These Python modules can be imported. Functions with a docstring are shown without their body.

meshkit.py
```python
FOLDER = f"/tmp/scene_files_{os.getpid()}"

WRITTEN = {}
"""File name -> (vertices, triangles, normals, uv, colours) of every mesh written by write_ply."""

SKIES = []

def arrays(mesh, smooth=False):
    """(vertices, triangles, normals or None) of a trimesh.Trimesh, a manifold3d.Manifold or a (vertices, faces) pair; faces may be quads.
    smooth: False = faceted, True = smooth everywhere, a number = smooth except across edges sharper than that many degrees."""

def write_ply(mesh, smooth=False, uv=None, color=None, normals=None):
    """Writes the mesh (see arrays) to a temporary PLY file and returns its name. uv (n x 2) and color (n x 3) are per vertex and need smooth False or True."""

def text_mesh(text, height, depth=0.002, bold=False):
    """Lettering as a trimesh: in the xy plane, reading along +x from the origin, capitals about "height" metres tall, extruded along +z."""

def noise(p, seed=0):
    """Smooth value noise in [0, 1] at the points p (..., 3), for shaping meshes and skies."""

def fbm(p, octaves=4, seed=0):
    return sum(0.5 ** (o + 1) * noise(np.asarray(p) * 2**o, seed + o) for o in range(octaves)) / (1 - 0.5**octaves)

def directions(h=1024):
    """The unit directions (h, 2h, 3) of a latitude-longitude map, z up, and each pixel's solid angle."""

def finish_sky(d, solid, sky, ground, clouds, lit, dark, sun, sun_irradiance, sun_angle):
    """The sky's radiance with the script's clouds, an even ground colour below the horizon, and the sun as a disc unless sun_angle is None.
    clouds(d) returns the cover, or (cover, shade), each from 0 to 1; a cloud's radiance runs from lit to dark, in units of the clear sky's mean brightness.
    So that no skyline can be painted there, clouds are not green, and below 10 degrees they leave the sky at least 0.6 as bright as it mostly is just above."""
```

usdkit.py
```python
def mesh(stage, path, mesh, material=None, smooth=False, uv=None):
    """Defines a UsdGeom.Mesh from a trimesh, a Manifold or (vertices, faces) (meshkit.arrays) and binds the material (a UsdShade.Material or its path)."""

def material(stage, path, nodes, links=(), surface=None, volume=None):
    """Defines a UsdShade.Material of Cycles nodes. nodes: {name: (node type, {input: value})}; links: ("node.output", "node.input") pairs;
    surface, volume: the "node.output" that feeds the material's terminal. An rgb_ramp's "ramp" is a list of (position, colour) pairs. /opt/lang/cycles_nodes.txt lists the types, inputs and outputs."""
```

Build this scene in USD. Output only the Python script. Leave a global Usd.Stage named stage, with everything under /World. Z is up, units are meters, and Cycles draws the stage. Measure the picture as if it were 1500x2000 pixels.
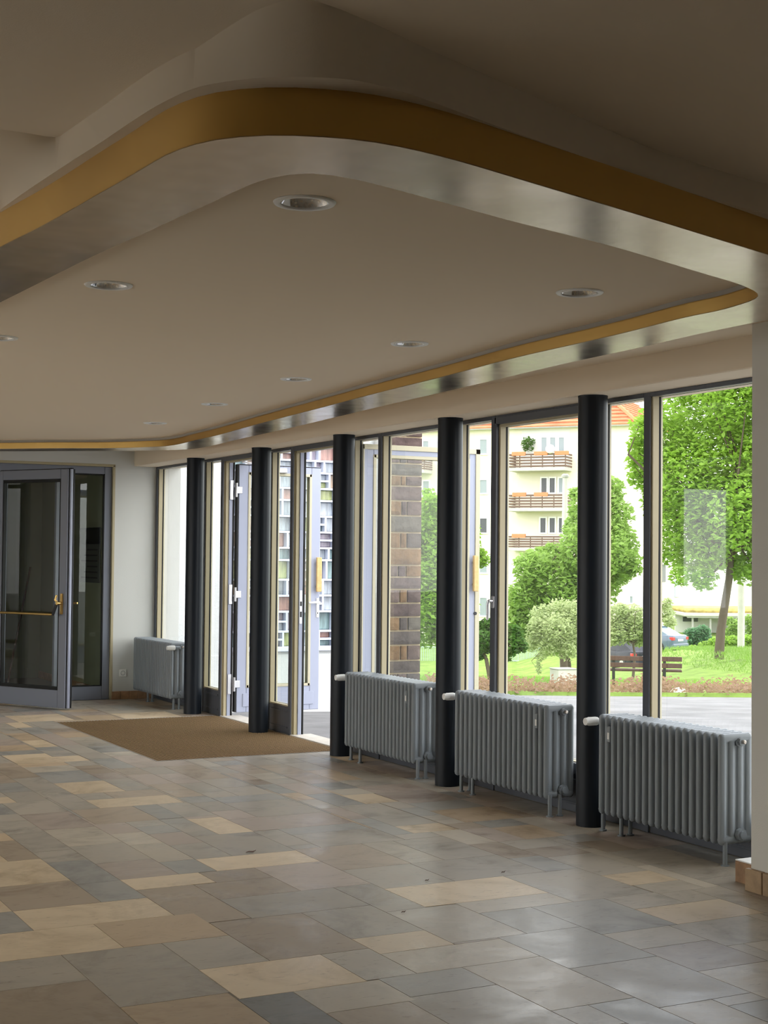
import math, random
import numpy as np, trimesh, usdkit, meshkit
import manifold3d as m3
from shapely.geometry import Polygon, Point, box as sbox
from shapely.ops import unary_union
from pxr import Usd, UsdGeom, UsdLux, UsdShade, Gf, Sdf
random.seed(7); rng = np.random.default_rng(7)
stage = Usd.Stage.CreateInMemory()
UsdGeom.SetStageUpAxis(stage, 'Z'); UsdGeom.SetStageMetersPerUnit(stage, 1.0)
UsdGeom.Xform.Define(stage, '/World'); UsdGeom.Scope.Define(stage, '/World/Looks')

# ------------------------------------------------------------------ camera
F_PX, YAW, PITCH, ROLL, CAM_H = 2893.7, 0.481147, 0.0307662, 0.0096174, 1.60356
EXPOSURE = 1.6
fw = np.array([math.sin(YAW), math.cos(YAW), 0]); rt0 = np.array([math.cos(YAW), -math.sin(YAW), 0]); up0 = np.array([0, 0, 1.])
CF = math.cos(PITCH)*fw + math.sin(PITCH)*up0; CU0 = math.cos(PITCH)*up0 - math.sin(PITCH)*fw
CR = math.cos(ROLL)*rt0 + math.sin(ROLL)*CU0; CU = math.cos(ROLL)*CU0 - math.sin(ROLL)*rt0
CC = np.array([0, 0, CAM_H])
cam = UsdGeom.Camera.Define(stage, '/World/camera')
cam.CreateFocalLengthAttr(F_PX/1500*13.0); cam.CreateHorizontalApertureAttr(13.0); cam.CreateVerticalApertureAttr(13.0*2000/1500)
cam.CreateClippingRangeAttr(Gf.Vec2f(0.05, 2000)); cam.CreateExposureAttr(EXPOSURE)
cam.AddTransformOp().Set(Gf.Matrix4d(*CR, 0, *CU, 0, *(-CF), 0, *CC, 1))
def ray(px, py): return (px-750)/F_PX*CR - (py-1000)/F_PX*CU + CF
def at(px, py, d):                      # survey helper: the place seen at that picture point, d metres ahead
    r = ray(px, py); return CC + r*(d/(r @ fw))
def onplane(px, py, axis, val):
    r = ray(px, py); return CC + r*((val-CC[axis])/r[axis])

# ------------------------------------------------------------------ sky and sun
SUN_DIR = np.array([-0.80, 0.10, 0.95]); SUN_DIR /= np.linalg.norm(SUN_DIR)
def M(name, nodes, links=(), surface='p.BSDF', volume=None):
    return usdkit.material(stage, '/World/Looks/'+name, nodes, links, surface, volume)
sky = M('sky', {'s': ('sky_texture', {'sky_type': 'multiple_scattering', 'sun_disc': False, 'sun_elevation': math.asin(SUN_DIR[2]), 'sun_rotation': math.atan2(SUN_DIR[0], SUN_DIR[1]), 'aerosol_density': 2.5, 'air_density': 1.0}),
                'tc': ('texture_coordinate', {}), 'n': ('noise_texture', {'scale': 2.2, 'detail': 6.0, 'roughness': 0.6}),
                'r': ('rgb_ramp', {'ramp': [(0.20, (0.25, 0.25, 0.25)), (0.55, (1, 1, 1))]}),
                'm': ('mix', {'color2': (9.6, 9.5, 9.3)}), 'b': ('background_shader', {'strength': 0.13})},
        [('tc.generated', 's.vector'), ('tc.generated', 'n.vector'), ('n.fac', 'r.fac'), ('r.color', 'm.fac'), ('s.color', 'm.color1'), ('m.color', 'b.color')], 'b.background')
dome = UsdLux.DomeLight.Define(stage, '/World/sky_light'); dome.CreateIntensityAttr(1.0)
UsdShade.MaterialBindingAPI.Apply(dome.GetPrim()).Bind(sky)
sun = UsdLux.DistantLight.Define(stage, '/World/sun'); sun.CreateIntensityAttr(5.2); sun.CreateAngleAttr(1.2); sun.CreateColorAttr(Gf.Vec3f(1.0, 0.95, 0.86))
z = SUN_DIR; x = np.cross([0, 0, 1.], z); x /= np.linalg.norm(x); y = np.cross(z, x)
sun.AddTransformOp().Set(Gf.Matrix4d(*x, 0, *y, 0, *z, 0, 0, 0, 50, 1))

# ------------------------------------------------------------------ naming helpers
used = {}
def numbered(parent, name):
    k = used.get((parent, name), 0); used[(parent, name)] = k+1
    return name if k == 0 else '%s_%03d' % (name, k)
def setkeys(prim, **kw):
    for k, v in kw.items():
        if v is not None: prim.SetCustomDataByKey(k, v)
    return prim
class Thing:
    def __init__(s, name, loc=(0, 0, 0), label=None, cat=None, group=None, kind=None, parent=None):
        base = parent.path if parent else '/World'
        s.path = base+'/'+numbered(base, name); s.loc = np.array(loc, float)
        s.world = s.loc if not parent else parent.world
        xf = UsdGeom.Xform.Define(stage, s.path)
        if not parent: xf.AddTranslateOp().Set(Gf.Vec3d(*map(float, s.loc)))
        s.prim = setkeys(xf.GetPrim(), label=label, category=cat, group=group, kind=kind)
    def part(s, name, mesh, mat, smooth=False, label=None, kind=None, local=False):
        p = s.path+'/'+numbered(s.path, name); v, f = vf(mesh)
        if not local: v = v - s.world
        m = usdkit.mesh(stage, p, (v, f), mat, smooth=smooth); setkeys(m.GetPrim(), label=label, kind=kind)
        sub = Thing.__new__(Thing); sub.path = p; sub.world = s.world if not local else np.zeros(3); sub.prim = m.GetPrim(); return sub
def single(name, mesh, mat, label=None, cat=None, group=None, kind=None, smooth=False):
    p = '/World/'+numbered('/World', name); m = usdkit.mesh(stage, p, vf(mesh), mat, smooth=smooth)
    setkeys(m.GetPrim(), label=label, category=cat, group=group, kind=kind); return m

# ------------------------------------------------------------------ mesh helpers
def vf(mesh):
    if hasattr(mesh, 'to_mesh'):
        q = mesh.to_mesh(); return np.array(q.vert_properties[:, :3], float), np.array(q.tri_verts)
    if isinstance(mesh, (tuple, list)):
        v, f = np.asarray(mesh[0], float), np.asarray(mesh[1], int)
        if f.shape[1] == 4: f = np.vstack([f[:, [0, 1, 2]], f[:, [0, 2, 3]]])
        return v, f
    return np.array(mesh.vertices), np.array(mesh.faces)
def join(ms):
    V, Fs, n = [], [], 0
    for m in ms:
        v, f = vf(m); V.append(v); Fs.append(f+n); n += len(v)
    return np.vstack(V), np.vstack(Fs)
_cb = {}
def cbox(x0, x1, y0, y1, z0, z1, c=0.004):
    """Box with chamfered edges."""
    lo, hi = np.minimum([x0, y0, z0], [x1, y1, z1]), np.maximum([x0, y0, z0], [x1, y1, z1]); c = min(c, (hi-lo).min()*0.45)
    if 'f' not in _cb:
        pts = []
        for sx in (0, 1):
            for sy in (0, 1):
                for sz in (0, 1):
                    for k in range(3): pts.append((sx, sy, sz, k))
        P = np.array(pts); V = np.where(P[:, :3] == 1, 1., 0.)*10
        s = np.where(P[:, :3] == 1, -1, 1)*2.
        for i in range(24):
            for a in range(3):
                if a != P[i, 3]: V[i, a] += s[i, a]
        h = trimesh.convex.convex_hull(V); idx = [int(np.argmin(((V-q)**2).sum(1))) for q in h.vertices]
        _cb['f'] = np.array(idx)[h.faces]; _cb['P'] = P
    P = _cb['P']; V = np.where(P[:, :3] == 1, hi, lo).astype(float); s = np.where(P[:, :3] == 1, -1, 1)*c
    for a in range(3): V[:, a] += np.where(P[:, 3] != a, s[:, a], 0)
    return V, _cb['f']
def bx(x0, x1, y0, y1, z0, z1):
    return vf(trimesh.creation.box(bounds=[np.minimum([x0, y0, z0], [x1, y1, z1]), np.maximum([x0, y0, z0], [x1, y1, z1])]))
def xform(mesh, R=None, t=(0, 0, 0)):
    v, f = vf(mesh)
    if R is not None: v = v @ np.asarray(R).T
    return v+np.asarray(t), f
def rotz(a): c, s = math.cos(a), math.sin(a); return np.array([[c, -s, 0], [s, c, 0], [0, 0, 1.]])
def sheet_x(x, y0, y1, z0, z1): return np.array([(x, y0, z0), (x, y1, z0), (x, y1, z1), (x, y0, z1)], float), np.array([(0, 1, 2), (0, 2, 3)])
def sheet_y(x0, x1, y, z0, z1): return np.array([(x0, y, z0), (x1, y, z0), (x1, y, z1), (x0, y, z1)], float), np.array([(0, 1, 2), (0, 2, 3)])
def frame_to(d):
    d = np.asarray(d, float); d /= np.linalg.norm(d); a = np.array([0, 0, 1.]) if abs(d[2]) < .9 else np.array([1., 0, 0])
    x = np.cross(a, d); x /= np.linalg.norm(x); return np.stack([x, np.cross(d, x), d], 1)
def tube(pts, r, sides=10, cap=True):
    p = np.asarray(pts, float); r = np.broadcast_to(r, (len(p),)); t = np.gradient(p, axis=0); V = []
    for i in range(len(p)):
        R = frame_to(t[i]); a = np.arange(sides)*2*np.pi/sides
        V.append(p[i]+r[i]*(np.cos(a)[:, None]*R[:, 0]+np.sin(a)[:, None]*R[:, 1]))
    n = len(p); Fq = [(i*sides+j, i*sides+(j+1) % sides, (i+1)*sides+(j+1) % sides, (i+1)*sides+j) for i in range(n-1) for j in range(sides)]
    v, f = vf((np.vstack(V), np.array(Fq)))
    if cap:
        v = np.vstack([v, p[0], p[-1]]); a = len(v)-2; b = a+1
        f = np.vstack([f, [(a, (j+1) % sides, j) for j in range(sides)], [(b, (n-1)*sides+j, (n-1)*sides+(j+1) % sides) for j in range(sides)]])
    return v, f
def cyl(p0, p1, r, sides=24, c=0.0):
    p0, p1 = np.asarray(p0, float), np.asarray(p1, float)
    prof = [(r, 0), (r, 1)]; L = np.linalg.norm(p1-p0)
    if c: prof = [(r-c, 0), (r, c/L), (r, 1-c/L), (r-c, 1)]
    return lathe_between(p0, p1, prof, sides)
def lathe_between(p0, p1, prof, sides=24, cap=True):
    R = frame_to(p1-p0); a = np.arange(sides)*2*np.pi/sides; V = []
    for r, t in prof: V.append(p0+(p1-p0)*t+r*(np.cos(a)[:, None]*R[:, 0]+np.sin(a)[:, None]*R[:, 1]))
    n = len(prof); Fq = [(i*sides+j, i*sides+(j+1) % sides, (i+1)*sides+(j+1) % sides, (i+1)*sides+j) for i in range(n-1) for j in range(sides)]
    v, f = vf((np.vstack(V), np.array(Fq)))
    if cap:
        v = np.vstack([v, p0+(p1-p0)*prof[0][1], p0+(p1-p0)*prof[-1][1]]); A = len(v)-2
        f = np.vstack([f, [(A, (j+1) % sides, j) for j in range(sides)], [(A+1, (n-1)*sides+j, (n-1)*sides+(j+1) % sides) for j in range(sides)]])
    return v, f
def prism(poly, z0, z1): 
    gs = getattr(poly, 'geoms', [poly]); return join([xform(trimesh.creation.extrude_polygon(g, z1-z0, engine='earcut'), t=(0, 0, z0)) for g in gs])
def strip(A, B):
    """Quad band between two equally long 3-D polylines."""
    A, B = np.asarray(A), np.asarray(B); n = len(A)
    return vf((np.vstack([A, B]), np.array([(i, i+1, n+i+1, n+i) for i in range(n-1)])))
def resample(pts, n, closed=False):
    from scipy.interpolate import PchipInterpolator, CubicSpline
    p = np.asarray(pts, float)
    if closed: p = np.vstack([p, p[:1]])
    s = np.r_[0, np.cumsum(np.sqrt(np.linalg.norm(np.diff(p, axis=0), axis=1)))]
    q = CubicSpline(s, p, bc_type='periodic' if closed else 'natural')
    t = np.linspace(0, s[-1], n*20); c = q(t); L = np.r_[0, np.cumsum(np.linalg.norm(np.diff(c, axis=0), axis=1))]
    u = np.interp(np.linspace(0, L[-1], n+1 if closed else n), L, t); c = q(u)
    return c[:-1] if closed else c

# ------------------------------------------------------------------ materials
def paint(name, col, rough=0.5, spec=0.4, bump=0.0, bscale=300, metallic=0.0, var=0.0, vscale=3.0, **kw):
    nodes = {'p': ('principled_bsdf', dict(base_color=col, roughness=rough, specular_ior_level=spec, metallic=metallic, **kw))}; links = []
    if bump or var: nodes['g'] = ('geometry', {})
    if var:
        nodes['n'] = ('noise_texture', {'scale': vscale, 'detail': 5.0, 'roughness': 0.6})
        c = np.array(col); nodes['r'] = ('rgb_ramp', {'ramp': [(0.3, tuple(c*(1-var))), (0.7, tuple(np.minimum(c*(1+var), 1)))]})
        links += [('g.position', 'n.vector'), ('n.fac', 'r.fac'), ('r.color', 'p.base_color')]
    if bump:
        nodes['bn'] = ('noise_texture', {'scale': bscale, 'detail': 3.0}); nodes['b'] = ('bump', {'strength': 1.0, 'distance': bump})
        links += [('g.position', 'bn.vector'), ('bn.fac', 'b.height'), ('b.normal', 'p.normal')]
    return M(name, nodes, links)
plaster = paint('plaster', (0.72, 0.705, 0.655), 0.9, 0.2, bump=0.0006, bscale=160)
ceil_paint = paint('ceiling_paint', (0.80, 0.69, 0.545), 0.9, 0.2, bump=0.0004, bscale=220)
dark_col = paint('column_paint', (0.009, 0.012, 0.017), 0.38, 0.25)
frame_grey = paint('frame_grey', (0.085, 0.09, 0.105), 0.4, 0.4)
door_grey = paint('door_grey', (0.205, 0.22, 0.27), 0.38, 0.45)
leaf_lav = paint('leaf_lavender', (0.34, 0.37, 0.48), 0.4, 0.4)
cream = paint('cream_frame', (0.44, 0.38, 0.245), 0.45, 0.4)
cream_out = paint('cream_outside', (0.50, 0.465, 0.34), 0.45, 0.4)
gasket = paint('gasket', (0.012, 0.012, 0.012), 0.6, 0.3)
rad_paint = paint('radiator_paint', (0.235, 0.262, 0.285), 0.36, 0.5)
white_pl = paint('white_plastic', (0.86, 0.86, 0.84), 0.4, 0.4)
chrome = paint('chrome', (0.75, 0.76, 0.78), 0.12, metallic=1.0)
steel = paint('hinge_steel', (0.62, 0.62, 0.65), 0.3, metallic=1.0)
brass_bar = paint('brass_bar', (0.72, 0.48, 0.18), 0.28, metallic=1.0)
plug_m = paint('nickel_plug', (0.55, 0.5, 0.45), 0.35, metallic=1.0)
black = paint('black_rubber', (0.012, 0.012, 0.014), 0.5)
wood_pull = paint('wood_pull', (0.62, 0.42, 0.18), 0.4, 0.4, var=0.15, vscale=30)
tile_base = paint('base_tile', (0.36, 0.21, 0.115), 0.5, 0.3, var=0.25, vscale=14)
tile_base2 = paint('base_tile_tan', (0.42, 0.29, 0.17), 0.5, 0.3, var=0.22, vscale=14)
grout = paint('floor_grout', (0.27, 0.235, 0.19), 0.8, 0.2)
sill_stone = paint('sill_stone', (0.62, 0.58, 0.52), 0.6, 0.3, var=0.1, vscale=8)
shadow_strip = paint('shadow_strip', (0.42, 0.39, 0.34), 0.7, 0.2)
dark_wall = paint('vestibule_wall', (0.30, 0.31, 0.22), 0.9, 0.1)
paper = paint('notice_paper', (0.10, 0.10, 0.095), 0.5)
ink = paint('notice_ink', (0.012, 0.012, 0.012), 0.5)
def brass(name, col, rough, sx, sy, sz):
    return M(name, {'g': ('geometry', {}), 'mp': ('mapping', {'scale': (sx, sy, sz)}), 'n': ('noise_texture', {'scale': 6.0, 'detail': 6.0, 'roughness': 0.65}),
                    'n2': ('noise_texture', {'scale': 1.6, 'detail': 3.0}), 'r': ('map_range', {'from_min': 0.3, 'from_max': 0.7, 'to_min': rough*0.8, 'to_max': rough*1.25}),
                    'b': ('bump', {'strength': 0.5, 'distance': 0.0006}), 'p': ('principled_bsdf', {'base_color': col, 'metallic': 1.0, 'roughness': rough})},
             [('g.position', 'mp.vector'), ('mp.vector', 'n.vector'), ('g.position', 'n2.vector'), ('n2.fac', 'r.value'), ('r.result', 'p.roughness'), ('n.fac', 'b.height'), ('b.normal', 'p.normal')])
brass_face = brass('brass_face', (0.60, 0.385, 0.125), 0.42, 1, 1, 14)
brass_soffit = brass('brass_soffit', (0.53, 0.43, 0.30), 0.25, 5, 1, 5)
def glass(name, tint=(0.97, 0.985, 0.98), ior=1.5):
    return M(name, {'t': ('transparent_bsdf', {'color': tint}), 'g': ('glossy_bsdf', {'color': (1, 1, 1), 'roughness': 0.0}), 'f': ('fresnel', {'IOR': ior}), 'ge': ('geometry', {}), 'mi': ('mix_float', {'a': ior, 'b': 1/ior}), 'm': ('mix_closure', {})},
             [('ge.backfacing', 'mi.fac'), ('mi.result', 'f.IOR'), ('f.fac', 'm.fac'), ('t.BSDF', 'm.closure1'), ('g.BSDF', 'm.closure2')], 'm.closure')
pane_glass = glass('pane_glass'); door_glass = glass('door_glass', (0.86, 0.91, 0.87), 1.6)
def stone(name, c1, c2, c3, rough=0.34):
    """Limestone floor slab: clouded tone, dark specks, individual shift by island."""
    return M(name, {'g': ('geometry', {}), 'oi': ('object_info', {}), 'add': ('vector_math', {'math_type': 'add'}), 'cx': ('combine_xyz', {}), 'mu': ('math', {'math_type': 'multiply', 'value2': 40.0}),
                    'n': ('noise_texture', {'scale': 2.6, 'detail': 7.0, 'roughness': 0.62, 'distortion': 0.6}), 'r': ('rgb_ramp', {'ramp': [(0.30, c1), (0.52, c2), (0.72, c3)]}),
                    'mp': ('mapping', {'scale': (4, 14, 1)}), 'n2': ('noise_texture', {'scale': 3.2, 'detail': 5.0, 'roughness': 0.7}), 'r2': ('rgb_ramp', {'ramp': [(0.30, (0.5, 0.44, 0.38)), (0.40, (1, 1, 1))]}),
                    'mx': ('mix', {'mix_type': 'multiply', 'fac': 0.8}), 'n3': ('noise_texture', {'scale': 90.0, 'detail': 3.0}), 'r3': ('map_range', {'from_min': 0.3, 'from_max': 0.7, 'to_min': rough-0.09, 'to_max': rough+0.12}),
                    'b': ('bump', {'strength': 0.35, 'distance': 0.0006}), 'hv': ('hsv', {}), 'rv': ('map_range', {'to_min': 0.88, 'to_max': 1.12}),
                    'p': ('principled_bsdf', {'specular_ior_level': 0.42})},
             [('oi.random', 'mu.value1'), ('mu.value', 'cx.x'), ('mu.value', 'cx.z'), ('g.position', 'add.vector1'), ('cx.vector', 'add.vector2'), ('add.vector', 'n.vector'), ('n.fac', 'r.fac'),
              ('add.vector', 'mp.vector'), ('mp.vector', 'n2.vector'), ('n2.fac', 'r2.fac'), ('r.color', 'mx.color1'), ('r2.color', 'mx.color2'), ('oi.random', 'rv.value'), ('rv.result', 'hv.value'), ('mx.color', 'hv.color'), ('hv.color', 'p.base_color'),
              ('n.fac', 'r3.value'), ('r3.result', 'p.roughness'), ('n3.fac', 'b.height'), ('b.normal', 'p.normal')])
ST = {'L': stone('stone_light', (0.52, 0.40, 0.255), (0.61, 0.485, 0.325), (0.67, 0.55, 0.39)),
      'M': stone('stone_pale_grey', (0.36, 0.31, 0.24), (0.43, 0.375, 0.29), (0.50, 0.44, 0.35)),
      'T': stone('stone_tan', (0.37, 0.265, 0.165), (0.44, 0.33, 0.21), (0.50, 0.39, 0.26)),
      'B': stone('stone_brown', (0.265, 0.205, 0.145), (0.325, 0.258, 0.185), (0.375, 0.305, 0.225)),
      'G': stone('stone_grey', (0.285, 0.250, 0.20), (0.345, 0.305, 0.245), (0.40, 0.355, 0.285)),
      'S': stone('stone_slate', (0.235, 0.222, 0.195), (0.29, 0.275, 0.242), (0.35, 0.33, 0.285)),
      'P': stone('stone_pink', (0.31, 0.245, 0.195), (0.365, 0.298, 0.24), (0.41, 0.345, 0.285)),
      'D': stone('stone_dark', (0.125, 0.12, 0.11), (0.165, 0.16, 0.145), (0.21, 0.20, 0.18))}
def foliage_mat(name, c1, c2, c3, trans=0.45):
    return M(name, {'g': ('geometry', {}), 'r': ('rgb_ramp', {'ramp': [(0.0, c1), (0.5, c2), (1.0, c3)]}), 'p': ('principled_bsdf', {'roughness': 0.45, 'specular_ior_level': 0.35}),
                    't': ('translucent_bsdf', {}), 'm': ('mix_closure', {'fac': trans})},
             [('g.random_per_island', 'r.fac'), ('r.color', 'p.base_color'), ('r.color', 't.color'), ('p.BSDF', 'm.closure1'), ('t.BSDF', 'm.closure2')], 'm.closure')
leaf_bright = foliage_mat('leaves_bright', (0.24, 0.40, 0.05), (0.42, 0.58, 0.11), (0.62, 0.73, 0.24))
leaf_mid = foliage_mat('leaves_mid', (0.26, 0.40, 0.09), (0.42, 0.57, 0.17), (0.62, 0.72, 0.30))
leaf_dark = foliage_mat('leaves_dark', (0.06, 0.14, 0.02), (0.12, 0.25, 0.04), (0.25, 0.38, 0.08))
leaf_pale = foliage_mat('leaves_variegated', (0.42, 0.49, 0.24), (0.66, 0.70, 0.45), (0.86, 0.88, 0.70))
leaf_blue = foliage_mat('leaves_bluish', (0.10, 0.22, 0.10), (0.18, 0.34, 0.17), (0.30, 0.46, 0.26))
leaf_cover = foliage_mat('ground_cover', (0.27, 0.17, 0.11), (0.30, 0.33, 0.10), (0.28, 0.44, 0.10))
bark = paint('bark', (0.11, 0.085, 0.065), 0.9, 0.1, bump=0.01, bscale=18)
grass_m = paint('lawn', (0.20, 0.30, 0.065), 0.95, 0.1, var=0.35, vscale=1.4)
blade_m = foliage_mat('grass_blades', (0.18, 0.31, 0.05), (0.27, 0.40, 0.08), (0.40, 0.48, 0.14))
asphalt = paint('asphalt', (0.20, 0.197, 0.20), 0.85, 0.2, var=0.25, vscale=1.1, bump=0.003, bscale=60)
render_white = paint('render_white', (0.56, 0.575, 0.57), 0.9, 0.15, bump=0.004, bscale=45, var=0.03, vscale=5)
block_frame = paint('glass_block_frame', (0.60, 0.64, 0.74), 0.6, 0.3)
facade = paint('facade_cream', (0.74, 0.68, 0.57), 0.9, 0.1, var=0.03, vscale=0.4)
facade_w = paint('facade_white', (0.66, 0.65, 0.61), 0.9, 0.1)
roof_tile = paint('roof_tile', (0.56, 0.22, 0.12), 0.8, 0.2, var=0.2, vscale=1.0)
rail_wood = paint('rail_wood', (0.16, 0.105, 0.085), 0.8, 0.2)
terracotta = paint('terracotta', (0.62, 0.22, 0.11), 0.8, 0.2)
win_white = paint('window_white', (0.85, 0.85, 0.83), 0.5)
win_dark = paint('window_dark_pane', (0.05, 0.055, 0.06), 0.12, 0.5)
win_pale = paint('window_curtain_pane', (0.26, 0.30, 0.32), 0.2, 0.5)
gutter_m = paint('gutter_zinc', (0.36, 0.35, 0.33), 0.5, 0.4)
concrete = paint('concrete', (0.50, 0.48, 0.44), 0.9, 0.1, var=0.08, vscale=3)
moss = paint('moss_roof', (0.46, 0.36, 0.12), 0.95, 0.1, var=0.4, vscale=2.0)
bench_wood = paint('bench_wood', (0.075, 0.04, 0.03), 0.6, 0.3, var=0.2, vscale=10)
car_blue = paint('car_blue', (0.075, 0.105, 0.15), 0.3, 0.5, coat_weight=0.4)
car_dark = paint('car_dark', (0.015, 0.016, 0.022), 0.5, 0.3)
car_glass = paint('car_glass', (0.12, 0.17, 0.21), 0.08, 0.5)
tail_red = paint('tail_red', (0.55, 0.03, 0.03), 0.2)
fence_m = paint('fence_paint', (0.38, 0.46, 0.52), 0.5)

# ================================================================== STRUCTURE
H, XC, S = 2.6, 5.290, 1.72659
YC = [7.39582+S*i for i in range(5)]          # columns, nearest first
ZS, ZU, FAR = 2.77, 2.87, 16.03                # slab underside, upper ceiling, far wall
XW = 5.455                                     # room face of the window posts
XL, YB = -3.6, -5.0

# ---- floor: slab and individual limestone tiles
floor = Thing('floor', (0, 0, 0), 'stone slab floor of mixed beige, grey and slate limestone', None, kind='structure')
floor.part('slab', bx(XL-0.3, 5.62, YB-0.3, 19.5, -0.25, -0.0016), grout)
MAT = (3.815, 5.445, 11.09, 14.03)
fixed = [ # x0,x1,y0,y1,tone read from the photograph
 (1.64,2.26,6.34,6.70,'L'),(1.20,1.90,5.915,6.33,'L'),(2.06,2.26,6.71,7.12,'S'),(1.64,2.05,6.71,7.21,'B'),(1.45,2.05,7.22,7.79,'L'),(1.2,1.88,7.80,8.0,'L'),
 (1.10,1.635,6.34,6.69,'S'),(1.05,1.635,6.71,7.0,'L'),(1.645,2.05,5.14,5.905,'G'),(1.05,1.635,5.52,5.905,'G'),(1.05,1.635,4.85,5.51,'B'),(1.905,2.36,5.915,6.33,'T'),
 (2.265,2.55,6.14,6.87,'B'),(2.27,2.67,6.885,7.11,'L'),(2.785,3.345,7.13,7.445,'L'),(2.58,2.78,7.13,7.45,'S'),(3.355,3.77,6.88,7.445,'B'),(2.565,3.14,6.14,6.515,'G'),
 (2.985,3.35,6.53,7.12,'P'),(2.565,2.975,6.53,6.86,'B'),(2.68,2.975,6.87,7.12,'B'),(2.37,2.785,5.475,6.13,'B'),(2.795,3.14,5.63,6.13,'G'),(3.365,3.745,6.415,6.87,'G'),(3.15,3.355,6.0,6.50,'G'),
 (3.365,4.03,6.0,6.405,'L'),(3.155,3.515,5.385,5.98,'G'),(2.80,3.15,5.375,5.62,'L'),(2.80,3.355,5.06,5.365,'M'),(3.365,3.78,4.86,5.385,'S'),(3.525,4.02,5.79,5.99,'M'),
 (3.525,3.785,5.395,5.78,'S'),(3.795,4.20,5.24,5.78,'S'),(2.06,2.575,5.05,5.46,'L'),(2.585,2.795,5.06,5.46,'G'),(2.06,2.26,4.45,5.04,'D'),(2.27,2.635,4.75,5.04,'M'),(2.64,2.995,4.80,5.05,'S'),
 (3.005,3.36,4.44,5.05,'M'),(2.60,2.995,4.20,4.79,'G'),(3.37,3.785,4.29,4.85,'G'),(3.795,4.155,4.975,5.23,'M'),(4.21,4.71,5.24,5.535,'L'),(4.165,4.60,4.85,5.23,'M'),(4.51,4.80,5.96,6.195,'L'),
 (3.795,4.155,4.61,4.965,'P'),(3.795,4.25,4.20,4.60,'M'),(3.16,3.36,3.95,4.43,'S'),(2.06,2.36,5.47,5.90,'G'),(1.645,2.05,4.50,5.13,'T'),(2.10,2.57,4.0,4.44,'G'),
 (2.79,3.155,9.79,10.315,'L'),(2.785,3.345,9.21,9.515,'L'),(1.95,2.365,9.62,9.87,'L'),(2.80,3.155,11.68,11.90,'L'),(2.80,3.36,11.35,11.67,'L'),(3.50,4.04,14.19,14.78,'L'),(3.36,3.52,13.72,14.18,'L'),
 (3.17,3.36,12.28,12.76,'L'),(4.52,5.1,14.08,14.6,'L'),(2.605,2.99,8.65,9.15,'B'),(3.0,3.16,8.66,9.19,'S'),(3.155,3.345,8.08,8.585,'L'),(4.42,4.66,9.02,9.26,'M'),(4.40,4.64,8.64,9.01,'L'),
 (4.65,5.07,7.79,8.24,'T'),(4.19,4.49,7.61,7.85,'L'),(4.69,4.97,7.18,7.57,'T'),(3.52,4.03,7.87,8.05,'S'),(3.37,4.03,8.06,8.48,'P'),(3.355,3.52,7.57,8.05,'G'),(3.53,4.05,7.46,7.86,'G'),
 (3.755,4.30,6.415,6.87,'G'),(4.04,4.5,5.79,6.405,'G'),(4.21,4.50,5.545,5.78,'G'),(4.51,4.8,5.75,5.95,'M'),
]
G = 0.01; X0, X1, Y0, Y1 = 0.9, 5.45, 3.7, 16.03
NX, NY = int(round((X1-X0)/G)), int(round((Y1-Y0)/G)); grid = np.zeros((NY, NX), bool); tiles = []
ix = lambda v: int(round((v-X0)/G)); iy = lambda v: int(round((v-Y0)/G))
grid[iy(MAT[2]):iy(MAT[3]), ix(MAT[0]):] = True
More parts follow.
